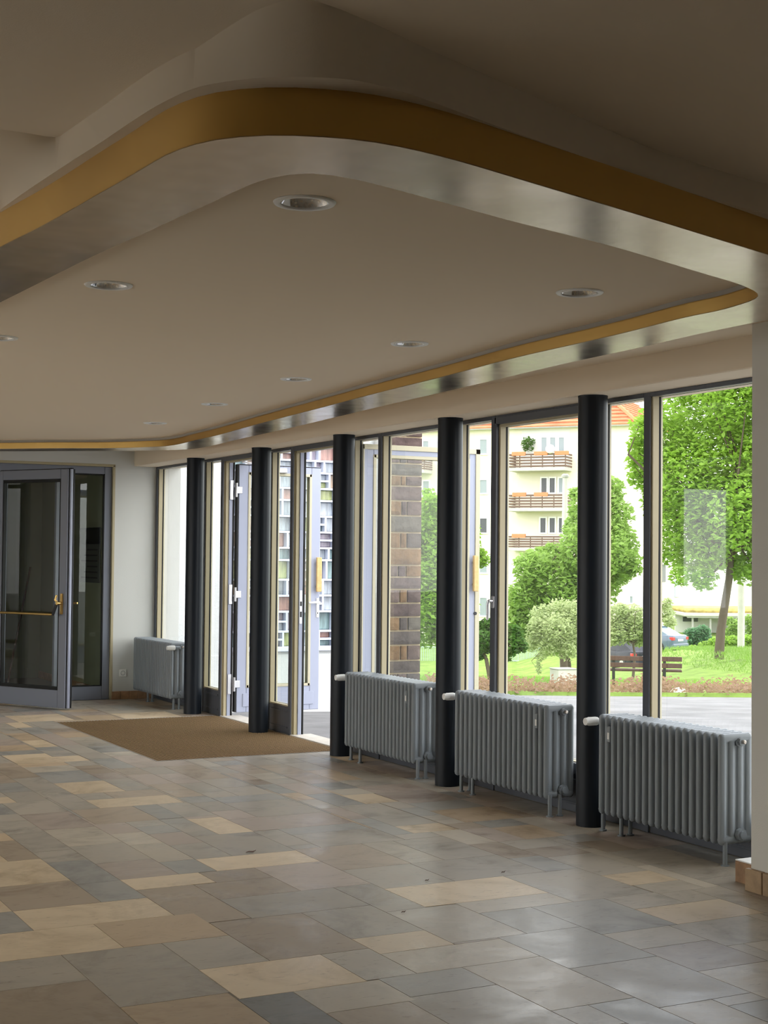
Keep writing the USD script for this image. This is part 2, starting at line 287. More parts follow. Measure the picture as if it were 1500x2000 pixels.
for (a, b, c, d, t) in fixed:
    s = grid[max(iy(c), 0):iy(d), max(ix(a), 0):ix(b)]
    if s.size and s.mean() < 0.2: tiles.append((a, b, c, d, t)); grid[max(iy(c), 0):iy(d), max(ix(a), 0):ix(b)] = True
def stretch(t):
    a, b, c, d = max(ix(t[0]), 0), min(ix(t[1]), NX), max(iy(t[2]), 0), min(iy(t[3]), NY)
    for side in 'xXyY':
        for n_ in range(1, 6):
            sl = {'X': (slice(c, d), slice(b, b+n_)), 'x': (slice(c, d), slice(max(a-n_, 0), a)), 'Y': (slice(d, d+n_), slice(a, b)), 'y': (slice(max(c-n_, 0), c), slice(a, b))}[side]
            g_ = grid[sl]
            if g_.size == 0 or g_.any(): n_ -= 1; break
        else: continue
        if n_ < 1: continue
        if side == 'X': grid[c:d, b:b+n_] = True; b += n_
        if side == 'x': grid[c:d, a-n_:a] = True; a -= n_
        if side == 'Y': grid[d:d+n_, a:b] = True; d += n_
        if side == 'y': grid[c-n_:c, a:b] = True; c -= n_
    return (X0+a*G, X0+b*G, Y0+c*G, Y0+d*G, t[4])
tiles = [stretch(t) for t in tiles]
r2 = random.Random(11)
WX = [0.20, 0.21, 0.31, 0.36, 0.36, 0.42, 0.42, 0.56]; HY = [0.24, 0.30, 0.36, 0.42, 0.50, 0.56]
TONES = 'GGGGBBSSPPMTG'
for j in range(NY):
    i = 0
    while i < NX:
        if grid[j, i]: i += 1; continue
        run = 0
        while i+run < NX and not grid[j, i+run]: run += 1
        w = int(r2.choice(WX)/G)
        if run-w < 16: w = run if run < 60 else run//2
        h = 1; want = int(r2.choice(HY)/G)
        while j+h < NY and h < want+14 and not grid[j+h, i:i+w].any(): h += 1
        if h > want: h = want if h >= want+14 else h
        grid[j:j+h, i:i+w] = True
        if w >= 2 and h >= 2: tiles.append((X0+i*G, X0+(i+w)*G, Y0+j*G, Y0+(j+h)*G, r2.choice(TONES)))
        i += w
def tile_mesh(a, b, c, d, r):
    g = 0.0009; a += g; b -= g; c += g; d -= g; e = 0.0009; zt = r.uniform(-0.0002, 0.0002)
    V = [(a, c, -0.012), (b, c, -0.012), (b, d, -0.012), (a, d, -0.012), (a, c, zt-e), (b, c, zt-e), (b, d, zt-e), (a, d, zt-e), (a+e, c+e, zt), (b-e, c+e, zt), (b-e, d-e, zt), (a+e, d-e, zt)]
    Fq = [(k, (k+1) % 4, 4+(k+1) % 4, 4+k) for k in range(4)]+[(4+k, 4+(k+1) % 4, 8+(k+1) % 4, 8+k) for k in range(4)]+[(8, 9, 10, 11)]
    return np.array(V), np.array(Fq)
def inview(a, b, c, d):
    p = np.array([(a+b)/2, (c+d)/2, 0])-CC; zz = p @ CF; u, v = 750+F_PX*(p @ CR)/zz, 1000-F_PX*(p @ CU)/zz
    return zz > 0 and -150 < u < 1650 and v < 2150
vis = [t for t in tiles if inview(*t[:4])]; hid = [t for t in tiles if not inview(*t[:4])]
vis.sort(key=lambda t: t[2]); 
far_small = []
if len(vis) > 296: far_small = vis[296:]; vis = vis[:296]
for t in vis: floor.part('tile', tile_mesh(*t[:4], r2), ST[t[4]])
# the rest of the room, out of the picture or far off: joined by tone
rest = {k: [] for k in ST}
for t in hid+far_small: rest[t[4]].append(tile_mesh(*t[:4], r2))
for (gx0, gx1, gy0, gy1) in ((XL, X0, YB, FAR), (X0, 5.0, YB, Y0)):
    yy = gy0
    while yy < gy1-0.05:
        hh = min(r2.choice(HY), gy1-yy); xx = gx0
        while xx < gx1-0.05:
            ww = min(r2.choice(WX), gx1-xx); rest[r2.choice(TONES+'L')].append(tile_mesh(xx, xx+ww, yy, yy+hh, r2)); xx += ww
        yy += hh
for k, ms in rest.items():
    if ms: floor.part('tile_field', join(ms), ST[k], kind='stuff')

# ---- ceiling: lower slab, curved fascia, upper ceiling
def P2(lst, zz): return np.array([onplane(px, py, 2, zz)[:2] for px, py in lst])
from scipy.interpolate import PchipInterpolator
fb_px = np.array([(0, 410), (50, 374), (100, 340.5), (150, 308), (200, 276), (250, 242), (300, 210), (330, 194), (360, 180), (390, 169.5), (420, 163), (460, 157), (500, 153), (545, 150.7), (590, 150.5), (640, 152), (680, 155), (720, 162), (760, 172), (800, 184), (850, 201), (900, 220), (1000, 257), (1100, 292), (1200, 328), (1350, 377), (1500, 418)])
ft_px = np.array([(0, 252), (50, 259), (108, 268), (150, 243), (200, 211), (250, 178), (300, 147), (340, 121.5), (380, 96), (415, 73), (445, 53), (475, 34), (500, 20), (530, 8), (560, 0), (600, -2), (640, 9), (690, 28), (740, 50), (790, 74), (840, 97), (900, 124), (1000, 169), (1100, 214), (1200, 259), (1350, 326), (1500, 393)])
us = np.r_[np.linspace(0, 108, 12), np.linspace(118, 1500, 140)]
fas_bot = P2(list(zip(us, PchipInterpolator(*fb_px.T)(us))), ZS); fas_top = P2(list(zip(us, PchipInterpolator(*ft_px.T)(us))), ZU)
fas_bot = np.vstack([[(XL-.1, 6.3), (0.3, 6.2), (0.85, 6.0), (1.08, 5.6)], fas_bot, [fas_bot[-1]+(fas_bot[-1]-fas_bot[-20])*1.1, (5.6, 4.35)]])
tl = fas_top[0]; fas_top = np.vstack([[(XL-.1, tl[1]+0.25), (0.2, tl[1]+0.06), (0.6, tl[1]+0.03), (0.9, tl[1]+0.01)], fas_top, [fas_top[-1]+(fas_top[-1]-fas_top[-20])*1.1, (5.6, 4.6)]])
ceiling = Thing('ceiling', (0, 0, 0), 'plastered ceiling with a lower slab that ends in a rounded edge', None, kind='structure')
ZI = 2.735                                      # panel inside the brass band
lights = [tuple(onplane(px, py, 2, ZI)[:2]) for px, py in ((595, 395), (212, 556.5), (-3, 659), (-140, 728), (1132, 571), (800, 671), (578, 740), (419, 789), (303, 826))]
slab_poly = Polygon(list(fas_bot)+[(5.6, FAR+0.1), (XL-.1, FAR+0.1)]).buffer(0)
holes = unary_union([Point(*p).buffer(0.078, 24) for p in lights])
ceiling.part('lower_slab', prism(slab_poly.difference(holes), ZS, ZS+0.14), ceil_paint)
up_poly = sbox(XL-.1, YB-.1, 5.7, 7.2)
ceiling.part('upper_ceiling', prism(up_poly, ZU, ZU+0.05), ceil_paint)
ceiling.part('roof', bx(XL-.4, 5.95, -5.5, 16.5, 2.98, 3.3), render_white)
n = len(fas_bot); A3 = np.c_[fas_bot, np.full(n, ZS)]; B3 = np.c_[fas_top, np.full(n, ZU+0.001)]
def fascia_return_patch():
    mv = 16; rows = [A3[3:16]*(1-q)+B3[3:16]*q for q in np.linspace(0, 1, mv)]; nr_ = len(rows[0])
    tr1.part('fascia_return', vf((np.vstack(rows), np.array([(a*nr_+b, a*nr_+b+1, (a+1)*nr_+b+1, (a+1)*nr_+b) for a in range(mv-1) for b in range(nr_-1)]))), ceil_paint, smooth=True)
tr1 = Thing('trim_1', (0, 0, 0), 'curved plaster fascia between lower and upper ceiling', None, kind='structure')
tr1.part('fascia', strip(A3[15:], B3[15:]), ceil_paint, smooth=40); fascia_return_patch(); tr1.part('fascia_return', strip(A3[:4], B3[:4]), ceil_paint)

# ---- bulkhead over the windows, walls
tr2 = Thing('trim_2', (0, 0, 0), 'plaster bulkhead running above the window wall', None, kind='structure')
tr2.part('bulkhead', cbox(5.20, 5.75, 5.55, FAR+0.05, H, ZS+0.05, 0.006), ceil_paint)
wr = Thing('wall_right', (0, 0, 0), 'cream plaster wall ending beside the nearest radiator', None, kind='structure')
wr.part('plaster_face', cbox(4.965, 5.75, YB-0.3, 5.62, 0.0, 2.98, 0.012), plaster)
br = Thing('baseboard_right', (0, 0, 0), 'tan tile skirting at the foot of the right wall', None, kind='structure')
yy = 5.628
for k in range(28):
    br.part('tile', cbox(4.938, 4.966, yy-0.122, yy-0.003, 0.0, 0.108, 0.003), tile_base2); yy -= 0.125
br.part('return_tile', cbox(5.03, 5.20, 5.62, 5.80, 0.0, 0.105, 0.003), tile_base)
br.part('return_cap', cbox(5.03, 5.20, 5.62, 5.80, 0.105, 0.112, 0.002), white_pl)
dimmed_plaster = paint('dimmed_wall_plaster', (0.60, 0.605, 0.58), 0.9, 0.2, bump=0.0006, bscale=160)  # same wall plaster darkened, so its colour stands in for weaker daylight
wf = Thing('wall_far', (0, 0, 0), 'pale plaster end wall beside the glazed door', None, kind='structure')
DX0, DX1, DZ = 2.30, 4.955, 2.585
wf.part('plaster_face', join([bx(DX1+0.02, 5.75, FAR, FAR+0.16, 0, ZS+0.03), bx(-1.88, DX1+0.02, FAR, FAR+0.16, DZ+0.02, ZS+0.03), bx(-1.88, DX0, FAR, FAR+0.16, 0, DZ+0.02), bx(XL, -2.85, FAR, FAR+0.16, 0, ZS+.03), bx(-2.85, -1.88, FAR, FAR+0.16, 0, .86), bx(-2.85, -1.88, FAR, FAR+0.16, 2.68, ZS+.03)]), dimmed_plaster)
wf.part('reveal', join([cbox(DX1, DX1+0.028, FAR-0.004, FAR+0.17, 0, DZ+0.02, 0.003), cbox(DX0, DX1+0.028, FAR-0.004, FAR+0.17, DZ, DZ+0.028, 0.003)]), cream)
bf = Thing('baseboard_far', (0, 0, 0), 'red-brown tile skirting under the far wall', None, kind='structure')
for k in range(5): bf.part('tile', cbox(4.975+k*0.1, 4.975+k*0.1+0.097, FAR-0.018, FAR, 0, 0.088, 0.003), tile_base)
# left and back walls (out of the picture); the left one has added fill windows
wl = Thing('wall_left', (0, 0, 0), 'plaster wall on the far left side of the hall', None, kind='structure')
FILL_WINDOWS = [(5.9, 8.2), (8.6, 11.8), (12.2, 15.4)]   # unseen openings added on this side to let in fill daylight
pl = Polygon([(YB-0.3, 0), (FAR+0.2, 0), (FAR+0.2, 2.98), (YB-0.3, 2.98)])
for a, b in FILL_WINDOWS: pl = pl.difference(sbox(a, 0.1, b, 2.72))
v, f = prism(pl, 0, 0.3); wl.part('plaster_face', (np.c_[XL-v[:, 2], v[:, 0], v[:, 1]], f), plaster)
for k, (a, b) in enumerate(FILL_WINDOWS):
    w = Thing('window_%d' % (21+k), (0, 0, 0), 'tall unseen window added in the left wall for fill daylight', None, kind='structure')
    w.part('frame', join([cbox(XL-0.2, XL-0.12, a, a+.06, .2, 2.7), cbox(XL-0.2, XL-0.12, b-.06, b, .2, 2.7), cbox(XL-0.2, XL-0.12, a, b, .2, .26), cbox(XL-0.2, XL-0.12, a, b, 2.64, 2.7), cbox(XL-0.2, XL-0.12, (a+b)/2-.03, (a+b)/2+.03, .2, 2.7)]), frame_grey)
    w.part('pane', sheet_x(XL-0.16, a+.05, b-.05, .25, 2.65), pane_glass)
FWX = (-2.85, -1.88, .86, 2.68)                # a further window in the far wall, left of the picture (it shows as a reflection)
w = Thing('window_20', (0, 0, 0), 'window in the far wall beyond the left edge', None, kind='structure')
w.part('frame', join([cbox(FWX[0], FWX[0]+.09, FAR+.03, FAR+.1, FWX[2], FWX[3]), cbox(FWX[1]-.09, FWX[1], FAR+.03, FAR+.1, FWX[2], FWX[3]), cbox(FWX[0]+.09, FWX[1]-.09, FAR+.03, FAR+.1, FWX[2], FWX[2]+.09), cbox(FWX[0]+.09, FWX[1]-.09, FAR+.03, FAR+.1, FWX[3]-.09, FWX[3])]), win_white)
w.part('pane', sheet_y(FWX[0]+.08, FWX[1]-.08, FAR+.06, FWX[2]+.08, FWX[3]-.08), pane_glass)
wb = Thing('wall_back', (0, 0, 0), 'plaster wall behind the viewer', None, kind='structure')
wb.part('plaster_face', bx(XL-0.3, 5.75, YB-0.3, YB, 0, 2.98), plaster)

# ---- brass band under the lower ceiling
ZR = 2.65
outer_px = [(500, 850), (440, 864), (400, 873), (360, 877.6), (300, 879.5), (220, 880.4), (110, 880.6), (0, 881)]
inner_px = [(500, 829), (420, 851), (380, 860), (340, 869), (300, 872.6), (200, 875.4), (100, 875.6), (0, 876.6)]
o = P2([(0, 483), (60, 453), (130, 415), (190, 380), (250, 346), (290, 322), (330, 300), (370, 285), (420, 273), (490, 265.5), (560, 264), (630, 267), (700, 273), (780, 286), (850, 302), (920, 321), (1000, 345), (1120, 381), (1250, 420), (1380, 460), (1500, 497)], ZR)
oe = P2([(1470, 630), (1350, 655), (1250, 678), (1147, 700), (1050, 722), (953, 745), (840, 771), (750, 792), (640, 818), (560, 837)]+outer_px, ZR)
i_ = P2([(0, 590), (100, 540), (200, 491), (293, 450), (350, 423), (413, 395), (493, 358), (547, 343), (587, 338), (617, 338), (660, 343), (710, 353), (817, 381), (945, 416), (1020, 436), (1180, 476), (1300, 511), (1400, 541), (1440, 553), (1460, 561), (1474, 568), (1481, 576), (1474, 584), (1450, 593), (1400, 607), (1350, 617), (1250, 642), (1150, 666), (1000, 700), (875, 733), (750, 764), (620, 798)]+inner_px, ZR)
corner = np.array([(3.95, 4.03), (4.22, 4.19), (4.38, 4.42)])
left_o = np.array([(2.9, 15.45), (2.0, 15.60), (1.1, 15.3), (0.72, 14.5), (0.78, 12.0), (0.95, 8.5)])
left_i = np.array([(3.2, 14.95), (2.4, 15.2), (1.55, 14.95), (1.2, 14.2), (1.18, 12.0), (1.30, 8.5)])
outer = resample(np.vstack([o, corner, oe, left_o]), 420, True); inner = resample(np.vstack([i_, left_i]), 420, True)
k0 = int(np.argmin(((inner-outer[0])**2).sum(1))); inner = np.roll(inner, -k0, 0)
ring = Thing('brass_ceiling_band', (2.8, 9.0, ZR), 'brushed brass band hung in a rounded loop under the lower ceiling', 'ceiling band')
cl = lambda a, zz: np.vstack([np.c_[a, np.full(len(a), zz)], [[*a[0], zz]]])
ring.part('outer_face', strip(cl(outer, ZR), cl(outer, ZS)), brass_face, smooth=40)
ring.part('lower_face', prism(Polygon(outer).buffer(0).difference(Polygon(inner).buffer(0)), ZR-0.0015, ZR+0.002), brass_soffit)
ring.part('inner_face', strip(cl(inner, ZR), cl(inner, ZR+0.060)), brass_face, smooth=40)
pin = Polygon(inner).buffer(0)
inset = np.array(pin.buffer(0.014).exterior.coords)
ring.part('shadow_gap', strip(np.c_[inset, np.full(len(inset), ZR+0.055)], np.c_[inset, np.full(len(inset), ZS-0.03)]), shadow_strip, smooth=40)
ring.part('inner_ledge', prism(pin.buffer(0.014).difference(pin), ZR+0.056, ZR+0.060), brass_face)
ceiling.part('inner_panel', prism(pin.buffer(0.016).difference(holes), ZI, ZS+.002), ceil_paint)

# ---- downlights
names = {0: 'recessed round downlight nearest the front curve of the brass band', 1: 'recessed downlight on the left half of the ceiling, second behind the front one', 2: 'recessed downlight cut by the left edge of the picture', 4: 'recessed downlight nearest the right inner corner of the brass band',
         5: 'second downlight from the right in the row along the windows', 6: 'third downlight from the right in the row along the windows', 7: 'fourth downlight from the right in the row along the windows', 8: 'farthest small downlight in the row along the windows', 3: 'downlight out of view on the left'}
for k, (lx, ly) in enumerate(lights):
    d = Thing('downlight', (lx, ly, ZI), names[k], 'ceiling light', 'recessed downlights in the ceiling')
    p0, p1 = np.array([lx, ly, ZI]), np.array([lx, ly, ZI+0.1])
    d.part('trim_ring', lathe_between(p0, p1, [(0.077, 0.02), (0.078, -0.05), (0.083, -0.075), (0.097, -0.06), (0.101, -0.01), (0.1005, 0.005)], 40, False), white_pl, smooth=50)
    rf_ = d.part('reflector', lathe_between(p0, p1, [(0.0775, 0.0), (0.070, 0.12), (0.056, 0.27), (0.038, 0.38), (0.016, 0.44), (0.001, 0.45)], 40, False), chrome, smooth=True)
    rf_.part('lamp', lathe_between(p0, p1, [(0.001, 0.25), (0.012, 0.27), (0.016, 0.33), (0.016, 0.45)], 20, False), win_pale, smooth=True)
    d.part('housing', lathe_between(p0, p1, [(0.082, 0.3), (0.08, 1.3)], 24, False), black)

# ---- columns
cl_lab = ['black round column between the nearest and second radiators', 'black round column between the second and third radiators', 'black round column between the open doorway and the third radiator', 'black round column standing on the edge of the brown door mat', 'farthest black round column beside the small far radiator']
for k, yc in enumerate(YC):
    c = Thing('column', (XC, yc, 0), cl_lab[k], 'column', 'black columns along the window wall')
    c.part('shaft', lathe_between(np.array([XC, yc, 0.0]), np.array([XC, yc, H]), [(0.0893, 0.0), (0.0893, 0.985), (0.0893, 1.0)], 48, False), dark_col, smooth=True)
    c.part('cap_ring', lathe_between(np.array([XC, yc, H-0.012]), np.array([XC, yc, H]), [(0.0893, 0), (0.0905, 0.2), (0.0905, 1.0)], 48, False), dark_col, smooth=30)

# ---- window wall
XG = 5.523; XO = 5.540                                      # glass plane
def post(w, name, y0, y1, z0=0.0, z1=H):
    w.part(name, cbox(XW, XW+0.012, y0, y1, z0, z1, 0.003), frame_grey)
    w.part(name+'_core', cbox(XW+0.012, XO, y0+0.002, y1-0.002, z0, z1, 0.003), cream)
def glazed(w, y0, y1, z0, z1, gl=None, bead=0.013):
    """Cream lining, dark gasket and glass between y0<y1."""
    b = bead
    for n_, bb in (('jamb', (y0, y0+b, z0, z1)), ('jamb', (y1-b, y1, z0, z1)), ('head_lining', (y0+b, y1-b, z1-b, z1)), ('sill_lining', (y0+b, y1-b, z0, z0+b))):
        w.part(n_, cbox(XW+0.014, XG-0.008, *bb, 0.002), cream)
        w.part('outer_'+n_, cbox(XG+0.005, XO+.003, *bb, 0.002), cream_out)
    g = b-0.004
    w.part('gasket', join([bx(XG-0.0085, XG+0.0055, y0+g-.004, y0+g+.004, z0, z1), bx(XG-0.0085, XG+0.0055, y1-g-.004, y1-g+.004, z0, z1), bx(XG-0.0085, XG+0.0055, y0, y1, z1-g-.004, z1-g+.004), bx(XG-0.0085, XG+0.0055, y0, y1, z0+g-.004, z0+g+.004)]), gasket)
    w.part('pane', sheet_x(XG, y0+g, y1-g, z0+g, z1-g), gl or pane_glass)
def panel(w, y0, y1, z1=0.245):
    w.part('base_panel', cbox(XW+0.012, XO, y0, y1, 0.0, z1, 0.004), frame_grey)
    w.part('panel_bead', join([cbox(XW+0.004, XW+0.02, y0+.03, y1-.03, z1-.05, z1-.035, .003), cbox(XW+0.004, XW+0.02, y0+.03, y1-.03, .05, .065, .003)]), frame_grey)
ZHD = 2.588                                     # underside of the head
wn = 0
def new_window(lab):
    global wn; wn += 1; return Thing('window_%d' % wn, (0, 0, 0), lab, None, kind='structure')
def head(w, y0, y1):
    w.part('head', cbox(XW, XW+0.026, y0, y1, ZHD-0.014, H, 0.002), frame_grey); w.part('head_core', cbox(XW+0.026, XO, y0, y1, ZHD, H, 0.002), cream)
for k, yc in enumerate(YC):                     # post behind each column, narrow light, mullion
    w = new_window(['narrow side window right of the nearest column', 'narrow side window right of the second column', 'narrow side window right of the third column', 'narrow side window beside the open doorway', 'narrow side window beyond the farthest column but one'][k])
    post(w, 'post', yc+0.165, yc+0.235); post(w, 'mullion', yc-0.345, yc-0.285)
    head(w, yc-0.285, yc+0.165); panel(w, yc-0.285, yc+0.165); glazed(w, yc-0.285, yc+0.165, 0.245, ZHD)
wide = {0: (5.62, YC[0]-0.345), 1: (YC[0]+0.235, YC[1]-0.345), 2: (YC[1]+0.235, YC[2]-0.345), 5: (YC[4]+0.235, 15.97)}
for k, lab in ((0, 'wide window nearest the right wall, behind the nearest radiator'), (1, 'wide opening window with grey sash behind the second radiator'), (2, 'wide window behind the third radiator'), (5, 'far window beside the end wall')):
    y0, y1 = wide[k]; w = new_window(lab); head(w, y0, y1); panel(w, y0, y1)
    if k == 1:
        s_ = w; zt, zb = ZHD, 0.245
        for n_, bb in (('sash_stile', (y0, y0+.05, zb, zt)), ('sash_stile', (y1-.022, y1, zb, zt)), ('sash_rail', (y0, y1, zt-.05, zt)), ('sash_rail', (y0, y1, zb, zb+.07))):
            w.part(n_, cbox(XW-0.012, XW+0.03, *bb, 0.004), frame_grey)
        glazed(w, y0+.03, y1-.014, zb+.05, zt-.042, bead=0.026)
        hy = y1-0.005; hz = 1.31
        w.part('handle', join([cyl((XW-.02, hy, hz), (XW-.05, hy, hz), .011, 14), tube([(XW-.05, hy, hz+.005), (XW-.056, hy+.004, hz-.02), (XW-.056, hy+.006, hz-.13)], [.011, .011, .009], 12), cbox(XW-.022, XW-.012, hy-.016, hy+.016, hz-.05, hz+.035, .004)]), steel, smooth=35)
    else: glazed(w, y0, y1, 0.245, ZHD)
    if k == 5: post(w, 'end_post', 15.97, FAR)
# door openings: heads, thresholds
for k, (y0, y1, lab) in enumerate(((YC[2]+0.235, YC[3]-0.345, 'head and frame of the near doorway'), (YC[3]+0.235, YC[4]-0.345, 'head and frame of the far doorway'))):
    t = Thing('trim_%d' % (3+k), (0, 0, 0), lab, None, kind='structure')
    t.part('head', cbox(XW, XW+0.026, y0, y1, ZHD-.03, H, 0.003), frame_grey); t.part('head_core', cbox(XW+0.026, XO, y0, y1, ZHD-.045, H, 0.003), cream)
    t.part('jamb', cbox(XW+0.026, 5.515, y1-0.02, y1, 0, ZHD, .003), cream); t.part('jamb', cbox(XW+0.03, XO, y0, y0+.012, 0, ZHD, .003), frame_grey)
    t.part('stop', cbox(5.515, 5.55, y1-.03, y1, 0, ZHD, .002), leaf_lav); t.part('stop_seal', cbox(5.55, 5.572, y1-.028, y1, 0, ZHD, .002), gasket)
    if k == 0:
        t.part('strike_plate', cbox(5.52, 5.546, y1-.033, y1-.03, 1.0, 1.30, .001), steel); t.part('strike_hole', join([bx(5.525, 5.542, y1-.0345, y1-.032, 1.06, 1.11), bx(5.525, 5.542, y1-.0345, y1-.032, 1.16, 1.20)]), black)
    t.part('threshold', cbox(XW-0.005, 5.66, y0, y1, -0.03, 0.006, .003), sill_stone)

# ---- open outside doors
def door_leaf(t, x0, x1, yc, z0, z1, free, st=0.105, pan=True, gl=door_glass):
    th = 0.033; zi = z0+(0.25 if pan else 0.12)
    for n_, bb in (('stile', (x0, x0+st, z0, z1)), ('stile', (x1-st, x1, z0, z1)), ('top_rail', (x0+st, x1-st, z1-.085, z1)), ('bottom_rail', (x0+st, x1-st, z0, zi))):
        t.part(n_, cbox(bb[0], bb[1], yc-th, yc+th, bb[2], bb[3], .005), leaf_lav)
    if pan: t.part('raised_panel', cbox(x0+st*.6, x1-st*.6, yc-th-.008, yc-th+.004, z0+.055, zi-.06, .006), leaf_lav)
    b = .024
    for sgn in (-1, 1):
        t.part('glazing_bead', join([cbox(x0+st-.004, x0+st+b, yc+sgn*th-.006, yc+sgn*th+.006, zi-.004, z1-.081, .003), cbox(x1-st-b, x1-st+.004, yc+sgn*th-.006, yc+sgn*th+.006, zi-.004, z1-.081, .003),
                                  cbox(x0+st, x1-st, yc+sgn*th-.006, yc+sgn*th+.006, z1-.085-b, z1-.081, .003), cbox(x0+st, x1-st, yc+sgn*th-.006, yc+sgn*th+.006, zi-.004, zi+b, .003)]), cream_out)
    t.part('glass', sheet_y(x0+st, x1-st, yc, zi, z1-.085), gl)
    t.part('seal', join([bx(x0+.002, x1-.002, yc-th-.002, yc-th+.001, z1-.012, z1-.004)]), gasket)
Y1D = 13.93
d1 = Thing('door_1', (0, 0, 0), 'grey glazed door standing open outwards at the far doorway, with wooden pull', None, kind='structure')
door_leaf(d1, 5.605, 6.515, Y1D, 0.035, 2.535, 1)
d1.part('hinge_edge', cbox(5.585, 5.606, Y1D-.03, Y1D+.03, 0.04, 2.53, .002), gasket)
for hz in (0.32, 1.22, 2.27):
    h = d1.part('hinge', join([cyl((5.575, Y1D-.045, hz-.07), (5.575, Y1D-.045, hz+.07), .011, 14), cbox(5.52, 5.556, Y1D-.014, Y1D-.004, hz-.10, hz+.10, .003), cbox(5.578, 5.64, Y1D-.042, Y1D-.034, hz-.035, hz+.035, .003)]), steel, smooth=35)
d1.part('pull', join([cbox(6.455, 6.515, Y1D-.085, Y1D-.062, 1.245, 1.60, .006)]), wood_pull)
d1.part('pull', join([cbox(6.345, 6.395, Y1D+.062, Y1D+.085, 1.245, 1.60, .006)]), wood_pull)
d1.part('pull_spacer', join([cyl((6.48, Y1D-.065, zz), (6.48, Y1D-.03, zz), .012, 12) for zz in (1.3, 1.54)]+[cyl((6.37, Y1D+.03, zz), (6.37, Y1D+.065, zz), .012, 12) for zz in (1.3, 1.54)]), steel)
d1.part('lever_handle', join([cyl((6.49, Y1D-.033, 1.135), (6.49, Y1D-.075, 1.135), .010, 12), tube([(6.50, Y1D-.072, 1.135), (6.45, Y1D-.075, 1.136), (6.375, Y1D-.074, 1.133)], [.011, .0115, .008], 12)]), white_pl, smooth=40)
d1.part('key_plate', join([cbox(6.476, 6.505, Y1D-.040, Y1D-.033, 0.98, 1.18, .003)]), white_pl)
d1.part('keyhole', bx(6.487, 6.494, Y1D-.041, Y1D-.038, 1.015, 1.035), black)
d1.part('closer_arm', join([cbox(5.95, 6.12, Y1D-.075, Y1D-.033, 2.455, 2.505, .006)]), steel)
d1.part('closer_rod', tube([(5.52, Y1D-.32, 2.535), (5.98, Y1D-.06, 2.515)], .008, 8), steel)
d2 = Thing('door_2', (0, 0, 0), 'grey glazed door standing open outwards, seen through the panes on both sides of the second column', None, kind='structure')
Y2D = 11.02
door_leaf(d2, 5.535, 6.665, Y2D, 0.035, 2.545, 1, st=0.10)
d2.part('edge_lining', join([cbox(5.533, 5.545, Y2D-.043, Y2D-.033, .035, 2.545, .002), cbox(6.625, 6.668, Y2D-.043, Y2D-.033, .035, 2.548, .002), cbox(5.533, 6.668, Y2D-.043, Y2D-.033, 2.505, 2.548, .002)]), cream_out)
d2.part('pull', cbox(6.585, 6.635, Y2D-.09, Y2D-.06, 1.32, 1.63, .006), wood_pull)
d2.part('pull_spacer', join([cyl((6.61, Y2D-.062, zz), (6.61, Y2D-.03, zz), .012, 12) for zz in (1.38, 1.57)]), steel)
d2.part('cylinder_lock', cyl((6.63, Y2D-.033, 1.13), (6.63, Y2D-.045, 1.13), .014, 16), black)

# ---- far glazed door set
d3 = Thing('door_3', (0, 0, 0), 'grey glazed door set in the far wall with its leaf standing open', None, kind='structure')
fy0, fy1 = FAR+0.03, FAR+0.10
for n_, bb in (('frame_stile', (DX1-.085, DX1, 0, DZ)), ('frame_stile', (DX0, DX0+.085, 0, DZ)), ('frame_head', (DX0+.085, DX1-.085, DZ-.085, DZ)), ('frame_post', (3.60, 3.70, 0, DZ-.085)), ('frame_sill', (4.36, DX1-.085, 0, .155)), ('frame_post', (4.33, 4.40, 0, DZ-.085))):
    d3.part(n_, cbox(bb[0], bb[1], fy0, fy1, bb[2], bb[3], .004), door_grey)
d3.part('side_gasket', join([bx(DX1-.095, DX1-.083, fy0-.002, fy0+.03, .15, DZ-.08), bx(4.395, 4.405, fy0-.002, fy0+.03, .15, DZ-.08), bx(4.36, DX1-.085, fy0-.002, fy0+.03, DZ-.095, DZ-.083), bx(4.36, DX1-.085, fy0-.002, fy0+.03, .15, .16)]), gasket)
d3.part('side_pane', sheet_y(4.39, DX1-.08, FAR+.06, .15, DZ-.08), door_glass)
d3.part('left_pane', sheet_y(DX0+.08, 3.61, FAR+.06, .02, DZ-.08), door_glass)
hp = np.array([3.655, 15.985]); fp = np.array([4.182, 15.085]); du = (fp-hp)/np.linalg.norm(fp-hp); dn = np.array([-du[1], du[0]]); Lw = np.linalg.norm(fp-hp)
RL = np.array([[du[0], dn[0], 0], [du[1], dn[1], 0], [0, 0, 1.]])    # local x along the leaf from the hinge, y behind it
def lf(mesh): return xform(mesh, RL, (hp[0], hp[1], 0))
lz0, lz1, TH = 0.018, 2.49, 0.075
leaf = {'leaf_stile': [(0, .10, lz0, lz1), (Lw-.10, Lw, lz0, lz1)], 'leaf_rail': [(.10, Lw-.10, lz0, .20), (.10, Lw-.10, lz1-.10, lz1)]}
for n_, L_ in leaf.items():
    for bb in L_: d3.part(n_, lf(cbox(bb[0], bb[1], 0, TH, bb[2], bb[3], .005)), door_grey)
d3.part('leaf_edge', lf(join([cbox(Lw-.002, Lw+.02, .028, TH-.012, lz0, lz1, .003)])), leaf_lav)
d3.part('leaf_seal', lf(join([bx(Lw-.03, Lw+.012, TH, TH+.02, lz0, lz1), bx(0, Lw, TH-.01, TH+.01, lz1, lz1+.012), bx(Lw-.001, Lw+.004, .018, .026, lz0, lz1)])), gasket)
d3.part('leaf_gasket', lf(join([bx(.09, .115, .006, .05, .19, lz1-.09), bx(Lw-.115, Lw-.095, .006, .05, .19, lz1-.09), bx(.10, Lw-.1, .006, .05, .195, .235), bx(.10, Lw-.1, .006, .05, lz1-.13, lz1-.097)])), gasket)
